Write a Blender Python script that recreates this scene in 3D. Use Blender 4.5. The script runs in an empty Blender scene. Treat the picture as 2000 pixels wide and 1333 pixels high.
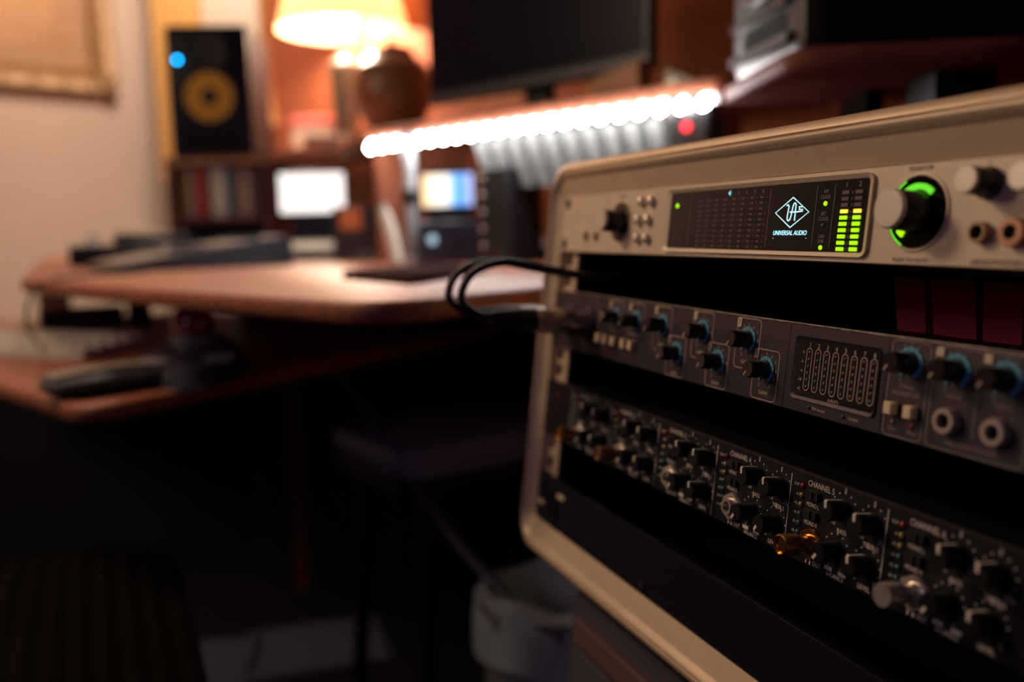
import bpy, math, random
from mathutils import Matrix, Vector
random.seed(3)
S = bpy.context.scene
COL = S.collection
# ------------------------------------------------------------------ camera
CAMZ, FPX = 0.80, 1746.84
PITCH, ROLL = math.radians(7.28), math.radians(1.32)
U0 = Vector((0, math.sin(PITCH), math.cos(PITCH)))
FW = Vector((0, math.cos(PITCH), -math.sin(PITCH)))
X0 = Vector((1, 0, 0))
RW = X0*math.cos(ROLL) - U0*math.sin(ROLL)
UW = U0*math.cos(ROLL) + X0*math.sin(ROLL)
CAM = Vector((0, 0, CAMZ))
cam = bpy.data.cameras.new('camera')
cam.sensor_width = 36; cam.lens = FPX*36/2000
cam.clip_start = 0.02; cam.clip_end = 50
cam.dof.use_dof = True; cam.dof.focus_distance = 0.452; cam.dof.aperture_fstop = 3.1
co = bpy.data.objects.new('camera', cam); COL.objects.link(co)
m = Matrix.Identity(4)
for i, a in enumerate((RW, UW, -FW)):
    for r in range(3): m[r][i] = a[r]
m.translation = CAM
co.matrix_world = m
S.camera = co
S.view_settings.view_transform = 'Standard'; S.view_settings.look = 'None'
S.view_settings.gamma = 1; S.view_settings.use_curve_mapping = False
S.view_settings.exposure = 0.0
w = bpy.data.worlds.new('world'); S.world = w; w.use_nodes = True
w.node_tree.nodes['Background'].inputs[0].default_value = (0.30, 0.16, 0.80, 1)
w.node_tree.nodes['Background'].inputs[1].default_value = 0.03

def area(name, loc, target, size, power, col, size_y=None):
    l = bpy.data.lights.new(name, 'AREA'); l.energy = power; l.color = col; l.size = size
    if size_y: l.shape = 'RECTANGLE'; l.size_y = size_y
    o = bpy.data.objects.new(name, l); COL.objects.link(o)
    o.location = loc
    o.rotation_euler = (Vector(target)-Vector(loc)).to_track_quat('-Z', 'Y').to_euler()
    return o
# warm room lamp behind and to the left of the camera, and an added fill brightening the far corner
area('room_light', (-0.78, 0.86, 1.50), (0.1, 0.5, 0.85), 0.22, 5.2, (1.0, 0.70, 0.45))
area('corner_fill', (-0.95, 2.65, 2.35), (-1.35, 3.2, 1.1), 0.35, 24.0, (1.0, 0.78, 0.60))

area('disc_rack_fill', (-1.75, 0.75, 1.45), (-0.6, 1.9, 0.85), 0.30, 5.0, (1.0, 0.74, 0.50))  # unseen warm fill added to brighten the discs and left speaker
# weak cool fill added behind the camera to lift and tint the shadows
area('cool_fill', (-0.95, -0.55, 1.20), (-0.2, 1.0, 0.6), 0.45, 1.1, (0.62, 0.48, 1.0))

# ------------------------------------------------------------------ helpers
def PD(px, py, d):      # a point seen at (px,py), d metres along the view axis
    return CAM + (RW*((px-1000)/FPX) + UW*((666.5-py)/FPX) + FW)*d
def PZ(px, py, z):      # the point of the level plane z seen at (px,py)
    v = RW*((px-1000)/FPX) + UW*((666.5-py)/FPX) + FW
    return CAM + v*((z-CAMZ)/v.z)
# rack frame: X along the panels, Y into the rack, Z up (millimetres), origin at the lower left of the top unit
_R = Vector((0.36367168, 0.92702866, 0.09143724)); _U = Vector((-0.10963471, -0.05488112, 0.99245569)); _F = Vector((-0.92505305, 0.37095272, -0.08167581))
_c = Vector((0.633497, -0.3006005, -0.0164536))
rot = Matrix.Identity(3)
A = Matrix((RW, UW, FW)).transposed(); B = Matrix((_R, _U, _F))
rot = A @ B
RACK = Matrix.Translation(CAM - rot @ _c) @ rot.to_4x4()

MATS = {}
def mat(name, col, rough=0.5, metal=0.0, emit=None, es=1.0, bump=0.0, bscale=200.0, var=0.0, vscale=30.0, coat=0.0, spec=0.5, stretch=None):
    if name in MATS: return MATS[name]
    M = bpy.data.materials.new(name); M.use_nodes = True
    nt = M.node_tree; b = nt.nodes['Principled BSDF']
    b.inputs['Base Color'].default_value = (*col, 1)
    b.inputs['Roughness'].default_value = rough; b.inputs['Metallic'].default_value = metal
    b.inputs['Coat Weight'].default_value = coat; b.inputs['Specular IOR Level'].default_value = spec
    if emit: b.inputs['Emission Color'].default_value = (*emit, 1); b.inputs['Emission Strength'].default_value = es
    if bump or var:
        tc = nt.nodes.new('ShaderNodeTexCoord'); mp = nt.nodes.new('ShaderNodeMapping')
        nt.links.new(tc.outputs['Object'], mp.inputs[0])
        if stretch: mp.inputs['Scale'].default_value = stretch
    if var:
        n = nt.nodes.new('ShaderNodeTexNoise'); n.inputs['Scale'].default_value = vscale; n.inputs['Detail'].default_value = 4
        nt.links.new(mp.outputs[0], n.inputs[0])
        r = nt.nodes.new('ShaderNodeValToRGB')
        r.color_ramp.elements[0].position = .3; r.color_ramp.elements[1].position = .7
        r.color_ramp.elements[0].color = (*[c*(1-var) for c in col], 1)
        r.color_ramp.elements[1].color = (*[min(1, c*(1+var)) for c in col], 1)
        nt.links.new(n.outputs[0], r.inputs[0]); nt.links.new(r.outputs[0], b.inputs['Base Color'])
    if bump:
        n2 = nt.nodes.new('ShaderNodeTexNoise'); n2.inputs['Scale'].default_value = bscale
        nt.links.new(mp.outputs[0], n2.inputs[0])
        bp = nt.nodes.new('ShaderNodeBump'); bp.inputs['Strength'].default_value = bump; bp.inputs['Distance'].default_value = 0.001
        nt.links.new(n2.outputs[0], bp.inputs['Height']); nt.links.new(bp.outputs[0], b.inputs['Normal'])
    b.inputs['Coat Roughness'].default_value = rough*.9 if coat < .4 else .03
    MATS[name] = M
    return M

class MB:
    def __init__(s): s.v = []; s.f = []
    def add(s, vs, fs):
        k = len(s.v); s.v += [tuple(v) for v in vs]; s.f += [tuple(i+k for i in f) for f in fs]; return s
    def box(s, x0, x1, y0, y1, z0, z1, ch=0.0):
        if not ch:
            vs = [(x, y, z) for x in (x0, x1) for y in (y0, y1) for z in (z0, z1)]
            return s.add(vs, [(0,1,3,2),(4,6,7,5),(0,4,5,1),(2,3,7,6),(0,2,6,4),(1,5,7,3)])
        c = ch
        def ring(z, i): return [(x0+i+c*a, y0+i+c*b_, z) if False else None for a, b_ in ()]
        pts = lambda i: [(x0+i+c, y0+i), (x1-i-c, y0+i), (x1-i, y0+i+c), (x1-i, y1-i-c), (x1-i-c, y1-i), (x0+i+c, y1-i), (x0+i, y1-i-c), (x0+i, y0+i+c)]
        h = c*.6
        rings = [[(x, y, z) for x, y in pts(i)] for i, z in ((h, z0), (0, z0+h), (0, z1-h), (h, z1))]
        return s.loft(rings)
    def loft(s, rings, cap=True, closed=True):
        n = len(rings[0]); vs = [p for r in rings for p in r]; fs = []
        for k in range(len(rings)-1):
            for i in range(n if closed else n-1):
                j = (i+1) % n
                fs.append((k*n+i, k*n+j, (k+1)*n+j, (k+1)*n+i))
        if cap:
            fs.append(tuple(reversed(range(n)))); fs.append(tuple((len(rings)-1)*n+i for i in range(n)))
        return s.add(vs, fs)
    def lathe(s, prof, axis='z', c=(0,0,0), n=24, cap=True):
        rings = []
        for r, h in prof:
            ring = []
            for i in range(n):
                a = 2*math.pi*i/n; u, v_ = r*math.cos(a), r*math.sin(a)
                if axis == 'z': p = (u, v_, h)
                elif axis == 'y': p = (v_, h, u)
                else: p = (h, u, v_)
                ring.append((p[0]+c[0], p[1]+c[1], p[2]+c[2]))
            rings.append(ring)
        return s.loft(rings, cap)
    def tube(s, pts, r, n=8):
        pts = [Vector(p) for p in pts]; rings = []
        up = Vector((0.13, 0.21, 0.97))
        for i, p in enumerate(pts):
            t = (pts[min(i+1, len(pts)-1)] - pts[max(i-1, 0)]).normalized()
            a = t.cross(up).normalized(); b = a.cross(t).normalized()
            rr = r[i] if isinstance(r, (list, tuple)) else r
            rings.append([p + a*math.cos(2*math.pi*k/n)*rr + b*math.sin(2*math.pi*k/n)*rr for k in range(n)])
        return s.loft(rings)
    def prism(s, poly, z0, z1):   # poly in XY, extruded along Z
        return s.loft([[(x, y, z0) for x, y in poly], [(x, y, z1) for x, y in poly]])
    def prismy(s, poly, y0, y1):  # poly in XZ, extruded along Y
        return s.loft([[(x, y0, z) for x, z in poly], [(x, y1, z) for x, z in poly]])
    def build(s, name, material, parent=None, loc=None, smooth=True, ang=35, recalc=True):
        me = bpy.data.meshes.new(name); me.from_pydata(s.v, [], s.f)
        import bmesh
        if recalc:
            bm = bmesh.new(); bm.from_mesh(me); bmesh.ops.recalc_face_normals(bm, faces=bm.faces); bm.to_mesh(me); bm.free()
        if smooth:
            me.shade_smooth(); me.set_sharp_from_angle(angle=math.radians(ang))
        me.materials.append(material)
        return link(name, me, parent, loc)
def link(name, me, parent=None, loc=None):
    o = bpy.data.objects.new(name, me); COL.objects.link(o)
    if parent is not None: o.parent = parent
    if loc is not None: o.location = loc
    return o
def tag(o, label=None, cat=None, group=None, kind=None):
    if label: o['label'] = label
    if cat: o['category'] = cat
    if group: o['group'] = group
    if kind: o['kind'] = kind
    return o
def empty(name, mw, label, cat, group=None):
    o = bpy.data.objects.new(name, None); COL.objects.link(o); o.empty_display_size = .02
    o.matrix_world = mw if isinstance(mw, Matrix) else Matrix.Translation(Vector(mw))
    return tag(o, label, cat, group)
def rk(x, y, z): return RACK @ Matrix.Translation((x, y, z))
def copy_tree(o, parent=None):
    c = o.copy(); COL.objects.link(c)
    if parent: c.parent = parent
    for ch in [k for k in COL.objects if k.parent == o]: copy_tree(ch, c)
    return c
def rrect(x0, x1, z0, z1, r, n=5):
    pts = []
    for cx, cz, a0 in ((x1-r, z0+r, -90), (x1-r, z1-r, 0), (x0+r, z1-r, 90), (x0+r, z0+r, 180)):
        for i in range(n+1):
            a = math.radians(a0+90*i/n); pts.append((cx+r*math.cos(a), cz+r*math.sin(a)))
    return pts
def ringstrip(mb, outer, inner, y0, y1, y2=None):
    """flat frame between two equal-length XZ loops: outer at y0 / y1 and inner at y1"""
    n = len(outer)
    vs = [(x, y0, z) for x, z in outer]+[(x, y1, z) for x, z in outer]+[(x, y1 if y2 is None else y2, z) for x, z in inner]+[(x, y0, z) for x, z in inner]
    fs = []
    for k in range(4):
        for i in range(n):
            j = (i+1) % n; a = k*n; b = ((k+1) % 4)*n
            fs.append((a+i, a+j, b+j, b+i))
    return mb.add(vs, fs)
def line(mb, pts, wd, y0, y1, closed=False):   # thin raised print line through XZ points
    P = [Vector((p[0], p[1])) for p in pts]; n = len(P); L = []; R = []
    for i in range(n):
        a = P[(i-1) % n] if (closed or i > 0) else P[i]; b = P[(i+1) % n] if (closed or i < n-1) else P[i]
        t = (b-a).normalized(); nn = Vector((-t.y, t.x))*wd/2
        L.append(P[i]+nn); R.append(P[i]-nn)
    vs = []; fs = []
    for i in range(n): vs += [(L[i].x, y1, L[i].y), (R[i].x, y1, R[i].y)]
    for i in range(n if closed else n-1):
        j = (i+1) % n; fs.append((2*i, 2*i+1, 2*j+1, 2*j))
    return mb.add(vs, fs)
def arc(cx, cz, r, a0, a1, n=16):
    return [(cx+r*math.cos(math.radians(a0+(a1-a0)*i/n)), cz+r*math.sin(math.radians(a0+(a1-a0)*i/n))) for i in range(n+1)]

_TC = {}
def text_mesh(s):
    if s in _TC: return _TC[s]
    cu = bpy.data.curves.new('t', 'FONT'); cu.body = s; cu.size = 1; cu.resolution_u = 3
    o = bpy.data.objects.new('t', cu); COL.objects.link(o)
    dg = bpy.context.evaluated_depsgraph_get(); dg.update()
    me = o.evaluated_get(dg).to_mesh()
    vs = [v.co.copy() for v in me.vertices]; fs = [tuple(p.vertices) for p in me.polygons]
    xs = [v.x for v in vs] or [0]; wd = (min(xs), max(xs))
    o.evaluated_get(dg).to_mesh_clear()
    bpy.data.objects.remove(o); bpy.data.curves.remove(cu)
    _TC[s] = (vs, fs, wd); return _TC[s]
def text(mb, s, x, z, cap, y=-0.00025, width=None, shear=0.0, squeeze=1.0, align='c'):
    """cap = letter height in metres, (x,z) the middle of the line"""
    vs, fs, (a, b) = text_mesh(s); k = cap/0.70
    kx = (width/(b-a)) if width else k*squeeze
    off = (a+b)/2 if align == 'c' else (a if align == 'l' else b)
    return mb.add([(x+(v.x-off)*kx+shear*v.y*k, y, z-cap/2+v.y*k) for v in vs], fs)

# ------------------------------------------------------------------ materials
ALU = mat('case_aluminium', (0.66, 0.50, 0.34), .42, .20, bump=.06, bscale=2500, var=.04, vscale=60)
RAIL = mat('rail_metal', (0.62, 0.46, 0.34), .5, .3, var=.08, vscale=120)
SILV = mat('silver_panel', (0.68, 0.54, 0.40), .45, .12, bump=.12, bscale=2500, var=.03, vscale=80)
BLK = mat('black_plastic', (0.006, 0.005, 0.008), .35)
BLKM = mat('black_panel', (0.006, 0.004, 0.009), .45, bump=.1, bscale=1500, spec=.35)
GREYP = mat('dark_grey_panel', (0.043, 0.030, 0.042), .42, .3, bump=.3, bscale=1800, var=.12, vscale=300)
GLASS = mat('display_glass', (0.004, 0.003, 0.005), .12, coat=.3)
WPRINT = mat('white_print', (0.75, 0.68, 0.58), .6)
TPRINT = mat('tan_print', (0.62, 0.52, 0.38), .6)
GPRINT = mat('grey_print', (0.30, 0.26, 0.26), .6)
DPRINT = mat('dark_print', (0.06, 0.05, 0.05), .6)
DIMP = mat('dim_print', (0.11, 0.09, 0.095), .6)
BLUEP = mat('blue_scale', (0.10, 0.33, 0.46), .5)
CAPM = mat('knob_cap_metal', (0.72, 0.63, 0.54), .35, .35)
CHROME = mat('chrome', (0.72, 0.66, 0.6), .22, .7)
BRASS = mat('brass', (0.75, 0.42, 0.16), .2, 1.0)
DBRASS = mat('dull_brass', (0.38, 0.20, 0.13), .35, .8)
GREEN = mat('green_light', (0.1, .5, 0), .4, emit=(0.42, 1.0, 0.0), es=1.15)
GREENR = mat('green_ring', (0.05, .3, 0), .4, emit=(0.12, 0.85, 0.02), es=.9)
YELL = mat('yellow_light', (0.5, .4, 0), .4, emit=(1.0, 0.72, 0.05), es=1.3)
DIMRED = mat('dim_segment', (0.10, 0.07, 0.08), .4)
CYAN = mat('cyan_glow', (0.1, .3, .4), .4, emit=(0.30, 0.80, 1.0), es=1.6)
LOGO = mat('logo_glow', (0.2, .4, .5), .4, emit=(0.45, 0.88, 1.0), es=1.5)
REDL = mat('red_led', (0.35, 0.01, 0.02), .2)
YLED = mat('amber_led', (0.32, 0.25, 0.08), .2)
GLED = mat('green_led', (0.02, 0.13, 0.11), .2)
IVORY = mat('ivory_button', (0.85, 0.66, 0.42), .4)
WOOD = mat('red_wood', (0.33, 0.105, 0.055), .46, coat=.12, var=.25, vscale=14, stretch=(1, 8, 1))
DWOOD = mat('dark_red_wood', (0.17, 0.045, 0.032), .38, coat=.1, var=.25, vscale=14, stretch=(1, 8, 1))

# ------------------------------------------------------------------ room
ZD, ZT, ZS = 0.742, 0.628, 0.957     # desk top, keyboard tray, underside of the hutch shelf
CORN = Vector((-1.40, 3.6, 0)); s2 = math.sqrt(.5)
BD = Vector((s2, -s2, 0)); LD = Vector((-s2, -s2, 0)); NB = Vector((-s2, -s2, 0)); NL = Vector((s2, -s2, 0))
def struct(mb, name, m_, **k): return tag(mb.build(name, m_, **k), kind='structure')
def slab(a, b, z0, z1, th, nrm):      # wall slab from point a to b, thickness away from nrm
    mb = MB(); q = -nrm*th
    return mb.prism([(a.x, a.y), (b.x, b.y), (b.x+q.x, b.y+q.y), (a.x+q.x, a.y+q.y)], z0, z1)
CREAM = mat('cream_wall', (0.62, 0.50, 0.42), .85, bump=.2, bscale=120, var=.02, vscale=4)
TERRA = mat('terracotta_wall', (0.42, 0.115, 0.045), .8, bump=.2, bscale=120, var=.05, vscale=5)
CARP = mat('dark_carpet', (0.020, 0.016, 0.026), .95, bump=.8, bscale=300, var=.3, vscale=60)
ceilm = mat('ceiling_paint', (0.45, 0.36, 0.28), .9)
struct(slab(CORN+BD*.86, CORN+BD*4.6, 0, 2.6, .1, NB), 'wall_back', TERRA)
struct(slab(CORN, CORN+BD*.86, 0, 2.6, .1, NB), 'wall_back_left', CREAM)
struct(slab(CORN, CORN+LD*4.6, 0, 2.6, .1, NL), 'wall_left', CREAM)
DARKW = mat('dark_wall', (0.05, 0.035, 0.05), .9)
struct(slab(CORN+BD*4.6, CORN+BD*4.6+LD*4.6, 0, 2.6, .1, LD.cross(Vector((0,0,1)))*1 if False else -BD), 'wall_right', DARKW)
struct(slab(CORN+LD*4.6, CORN+LD*4.6+BD*4.6, 0, 2.6, .1, -LD), 'wall_front', DARKW)
flo = [CORN, CORN+BD*4.6, CORN+BD*4.6+LD*4.6, CORN+LD*4.6]
struct(MB().prism([(p.x, p.y) for p in flo], -.05, 0), 'floor', CARP)
struct(MB().prism([(p.x, p.y) for p in flo], 2.6, 2.65), 'ceiling', ceilm)

# ------------------------------------------------------------------ rack case
rack = empty('rack_case', rk(.211, .15, -.26), 'tilted rack case with tan metal rim holding three audio units', 'rack case')
rinv = Matrix.Translation((-.211, -.15, .26))
def rpart(mb, name, m_, root=rack, off=(.211, .15, -.26), **k):   # geometry given in rack coordinates
    mb.v = [(x-off[0], y-off[1], z-off[2]) for x, y, z in mb.v]
    return mb.build(name, m_, root, **k)
XL, XR, ZB, ZTOP = -.046, .468, -.245, .070
prof = [(0, .30), (0, .001), (.0006, -.0035), (.0030, -.0065), (.0058, -.0072), (.0064, -.0058), (.0078, -.0058), (.0086, -.0074), (.0108, -.0066), (.0118, -.0040), (.0134, -.0034), (.0255, .0012), (.0260, .0090)]
rings = []
for ins, y in prof:
    loop = []
    for cx, cz, a0, sx, sz in ((XR, ZB, -90, -1, 1), (XR, ZTOP, 0, -1, -1), (XL, ZTOP, 90, 1, -1), (XL, ZB, 180, 1, 1)):
        ix = ins*.6; iz = ins; rad = max(.026-ins*.75, .003)
        px, pz = cx+sx*(ix+rad), cz+sz*(iz+rad)
        for i in range(9):
            a = math.radians(a0+90*i/8); loop.append((px+rad*math.cos(a), y, pz+rad*math.sin(a)))
    rings.append(loop)
rpart(MB().loft(rings, cap=False), 'rim', ALU, ang=50)
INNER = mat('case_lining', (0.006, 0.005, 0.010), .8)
mb = MB()
mb.box(XL+.003, XR-.003, .30, .305, ZB+.003, ZTOP-.003)
rpart(mb, 'back_panel', INNER)
mb = MB()
mb.box(-.034, -.031, .010, .30, -.22, .046).box(.453, .456, .010, .30, -.22, .046).box(-.034, .456, .010, .30, .046, .049).box(-.034, .456, .010, .30, -.223, -.22)
rpart(mb, 'lining', INNER)
for side in (-1, 1):
    x0, x1 = (-.0300, -.0085) if side < 0 else (.4305, .452)
    hx = -.0225 if side < 0 else .4445
    z = .0432; holes = []
    k = 0
    zz = .0445-.0064
    while zz > -.22:
        holes.append(zz); zz -= (.0159, .0159, .0127)[k % 3]; k += 1
    mb = MB(); prev = .0445
    for h in holes:
        mb.box(x0, x1, .0062, .0084, h+.0047, prev); mb.box(x0, hx-.0047, .0062, .0084, h-.0047, h+.0047); mb.box(hx+.0047, x1, .0062, .0084, h-.0047, h+.0047); prev = h-.0047
    mb.box(x0, x1, .0062, .0084, -.2195, prev)
    rpart(mb, 'mounting_rail', RAIL, smooth=False)
# dim maroon padding and hanging cords seen deep inside between the two upper units
MAR = mat('maroon_lining', (0.36, 0.012, 0.045), .7)
for x0, x1, x2, x3 in ((-.005, .018, .003, .024), (.022, .052, .030, .058), (.058, .082, .062, .085), (.088, .110, .090, .112)):
    mb = MB(); mb.loft([[(x0+.225, .105, -.001), (x1+.225, .105, -.001), (x1+.225, .112, -.001), (x0+.225, .112, -.001)], [(x2+.225, .105, -.0322), (x3+.225, .105, -.0322), (x3+.225, .112, -.0322), (x2+.225, .112, -.0322)]])
    rpart(mb, 'lining_pad', MAR, smooth=False)

def unit(name, x0, x1, zt, zb, label, cat, panel_m, body_m, th=.006, face_y=0):
    """a 19 inch unit: root at the panel's lower middle; returns root and the part builder"""
    off = ((x0+x1)/2, 0, zb)
    root = empty(name, rk(*off), label, cat)
    def part(mb, nm, m_, parent=None, **k):
        mb.v = [(x-off[0], y-off[1], z-off[2]) for x, y, z in mb.v]
        return mb.build(nm, m_, parent or root, **k)
    part(MB().box(-.001, .423, .0085, .245, zb+.0015, zt-.0015, .001), 'chassis', body_m)
    return root, part, off

def knob(part, root, off, x, z, r, ln, body_m, cap_m=None, ptr=None, ptr_a=225, y0=-.0004, skirt=0, name='knob', grip=0):
    """a turned knob: body, cap and pointer line, origin on the panel"""
    mb = MB(); pr = [(r*1.04, 0), (r*1.04, -ln*.12), (r, -ln*.2), (r*.97, -ln*.93), (r*.90, -ln), (0.0001, -ln)]
    if skirt: pr = [(r*skirt, 0), (r*skirt, -ln*.15), (r*1.03, -ln*.25)]+pr[2:]
    mb.lathe(pr, 'y', n=28)
    if grip:
        for i in range(grip):
            a = 2*math.pi*i/grip
            mb.box(-.0003, .0003, -ln*.9, -ln*.25, -.0003, .0003)
            for q in range(8):
                vx, vy, vz = mb.v[-8+q]; vx += r*math.cos(a); vz += r*math.sin(a); mb.v[-8+q] = (vx, vy, vz)
    o = mb.build(name, body_m, root, (x-off[0], y0, z-off[2]))
    if cap_m:
        MB().lathe([(r*.97, -ln*.90), (r*.97, -ln*1.0), (r*.90, -ln*1.05), (.0001, -ln*1.05)], 'y', n=28).build('cap', cap_m, o)
    if ptr:
        wd, m_, full = ptr; a = math.radians(ptr_a); ca, sa = math.cos(a), math.sin(a)
        mb = MB(); r0, r1 = r*.30, r*.93
        def q(rr, t, y): return (rr*ca - t*sa, y, rr*sa + t*ca)
        yy = -ln-.00015-(.05*ln if cap_m else 0)
        mb.loft([[q(r0, -wd, yy), q(r0, wd, yy), q(r0, wd, yy+.0004), q(r0, -wd, yy+.0004)], [q(r1, -wd, yy), q(r1, wd, yy), q(r1, wd, yy+.0004), q(r1, -wd, yy+.0004)]])
        if full:
            ro = r*1.05
            mb.loft([[q(r*.9, -wd, yy), q(r*.9, wd, yy), q(ro, wd, yy+.0008), q(ro, -wd, yy+.0008)], [q(r*.9, -wd, yy+.001), q(r*.9, wd, yy+.001), q(r*.9, wd, -ln*.1), q(r*.9, -wd, -ln*.1)]][:1]+[[q(ro, -wd, yy+.0008), q(ro, wd, yy+.0008), q(ro, wd, -ln*.1), q(ro, -wd, -ln*.1)]]) if False else \
            mb.loft([[q(r*.88, -wd, yy), q(r*.88, wd, yy), q(ro, wd, yy+.0006), q(ro, -wd, yy+.0006)], [q(r*.88, -wd, -ln*.1), q(r*.88, wd, -ln*.1), q(ro, wd, -ln*.1), q(ro, -wd, -ln*.1)]])
        mb.build('pointer', m_, o, smooth=False)
    return o
def jack(part, root, off, x, z, ro, ri, m_, hexr=0, ln=.004, name='headphone_socket'):
    mb = MB().lathe([(ro, 0), (ro, -ln*.6), (ro*.92, -ln), (ri, -ln), (ri, .0), ], 'y', n=28, cap=False)
    if hexr: mb.lathe([(hexr, 0), (hexr, -ln*.45), (hexr*.93, -ln*.55), (ro*.8, -ln*.55)], 'y', n=6, cap=False)
    o = mb.build(name, m_, root, (x-off[0], -.0003, z-off[2]))
    MB().lathe([(ri*1.02, -.0008), (.0001, -.0008)], 'y', n=20).build('bore', BLK, o)
    return o

# ---- top unit: silver audio interface
API, ap, ao = unit('audio_interface', -.030, .452, .044, 0, 'silver audio interface with lit meters in top bay of the rack case', 'audio interface', SILV, BLKM)
HOLES = []
mb = MB(); mb.box(-.0298, .4518, 0, .006, .0002, .0440, .0006); ap(mb, 'front_panel', SILV)
for x in (-.0225, .4445):
    for z in (.0060, .0380):
        ap(MB().prismy(rrect(x-.0042, x+.0042, z-.0040, z+.0040, .0038), -.0003, .001), 'mounting_slot', BLK)
# display: bright chamfered bezel, black glass
out_ = rrect(.1305, .3095, .0028, .0418, .004); inn = rrect(.1345, .3063, .0050, .0396, .0018)
mb = MB(); ringstrip(mb, out_, inn, .0003, -.0018, -.0004); ap(mb, 'display_bezel', SILV, ang=25)
mb = MB(); mb.prismy(inn, -.0006, .001); ap(mb, 'display_glass', GLASS)
YD = -.0009
mb = MB()
for x in (.1585, .2350, .2716, .2843): line(mb, [(x, .0070), (x, .0378)], .00022, 0, YD)
for i, x in enumerate((.1985, .2066, .2140, .2212, .2284)):
    if i: text(mb, str(3+i+1), x, .0368, .0019, YD, squeeze=.9)
for s_, z in (('INT', .0344), ('CLOCK', .0318), ('EXT', .0236), ('CLOCK', .0211), ('UAD', .0126), ('LINK', .0102)): text(mb, s_, .2782, z, .0017, YD, squeeze=.85)
text(mb, '1', .2918, .0370, .0024, YD); text(mb, '2', .3006, .0370, .0024, YD)
for i in range(9): text(mb, ('C', '0', '-3', '-6', '-9', '-12', '-15', '-18', '-21')[i], .2962, .0333-i*.00298, .0013, YD, squeeze=.8)
text(mb, '-27', .2962, .0333-9*.00298, .0013, YD, squeeze=.8)
tag(ap(mb, 'lettering', GPRINT, recalc=False, smooth=False), kind='stuff')
for col_, x in enumerate((.2918, .3006)):
    for i in range(10):
        z = .0333-i*.00298
        ap(MB().prismy([(x-.00235, z-.00085), (x+.00235, z-.00085), (x+.00235, z+.00085), (x-.00235, z+.00085)], -.0011, -.0005), 'meter_segment', DIMRED if i < 3 else (YELL if i == 3 else GREEN), smooth=False)
mb = MB()
for cidx in range(8):
    for i in range(10):
        x = .1690+cidx*.0084; z = .0335-i*.00297
        mb.box(x-.0017, x+.0017, -.00095, -.0005, z-.0005, z+.0005); mb.box(x+.0032, x+.0050, -.00095, -.0005, z-.00022, z+.00022)
tag(ap(mb, 'meter_grid', DIMRED, smooth=False), 'unlit grey meter marks in columns', kind='stuff')
mb = MB()
for x, z, s_ in ((.151, .0330, 'A'), (.151, .0215, 'M'), (.1435, .0215, 'L'), (.1435, .0105, 'O'), (.151, .0105, 'P'), (.151, .0085, 'A')): text(mb, s_, x, z, .0016, YD)
ap(mb, 'dim_lettering', DIMP, recalc=False, smooth=False)
def led(part, x, z, r, m_, nm='indicator_light', y=-.0005, h=.0008):
    return part(MB().lathe([(r, 0), (r*.95, -h*.6), (r*.6, -h), (.00005, -h*1.15)], 'y', (x, y, z), n=14), nm, m_)
led(ap, .1428, .0314, .0014, GREEN); led(ap, .2782, .0285, .0012, GREEN); led(ap, .2782, .0178, .0010, DIMRED); led(ap, .2782, .0070, .0012, GREEN)
mb = MB(); text(mb, '4', .1978, .0370, .0030, YD-.0002); tag(ap(mb, 'lit_number', CYAN, recalc=False, smooth=False), 'glowing pale blue figure')
# emblem in its diamond, and the maker's name below
mb = MB(); cx, cz = .2538, .0247
line(mb, [(cx-.0131, cz), (cx, cz+.0077), (cx+.0131, cz), (cx, cz-.0077)], .00062, 0, YD, True)
w_ = .00075
line(mb, [(cx-.0046, cz+.0036), (cx-.0032, cz+.0040), (cx-.0026, cz+.0033), (cx-.0032, cz-.0020), (cx-.0030, cz-.0036), (cx-.0020, cz-.0043), (cx-.0009, cz-.0037), (cx-.0003, cz-.0020), (cx+.0006, cz+.0035), (cx+.0013, cz+.0047), (cx+.0022, cz+.0047), (cx+.0028, cz+.0040), (cx+.0028, cz-.0043)], w_, 0, YD)
line(mb, [(cx-.0015, cz+.0002), (cx+.0040, cz+.0002), (cx+.0085, cz+.0006)], w_*.9, 0, YD)
line(mb, [(cx+.0052, cz+.0014), (cx+.0085, cz+.0014)], .0005, 0, YD); line(mb, [(cx+.0052, cz+.0028), (cx+.0062, cz+.0014)], .0005, 0, YD); line(mb, [(cx+.0052, cz+.0028), (cx+.0080, cz+.0026)], .0005, 0, YD)
text(mb, 'UNIVERSAL AUDIO', .2538, .0143, .0024, YD, width=.0262, shear=.12)
text(mb, 'UNIVERSAL AUDIO', .25385, .0143, .0024, YD, width=.0262, shear=.12)
tag(ap(mb, 'glowing_emblem', LOGO, recalc=False, smooth=False), 'glowing pale blue diamond emblem with name beneath')
for x in (.2408, .2668): led(ap, x, .0115, .00018, CYAN, y=-.0006, h=.0002)
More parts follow.
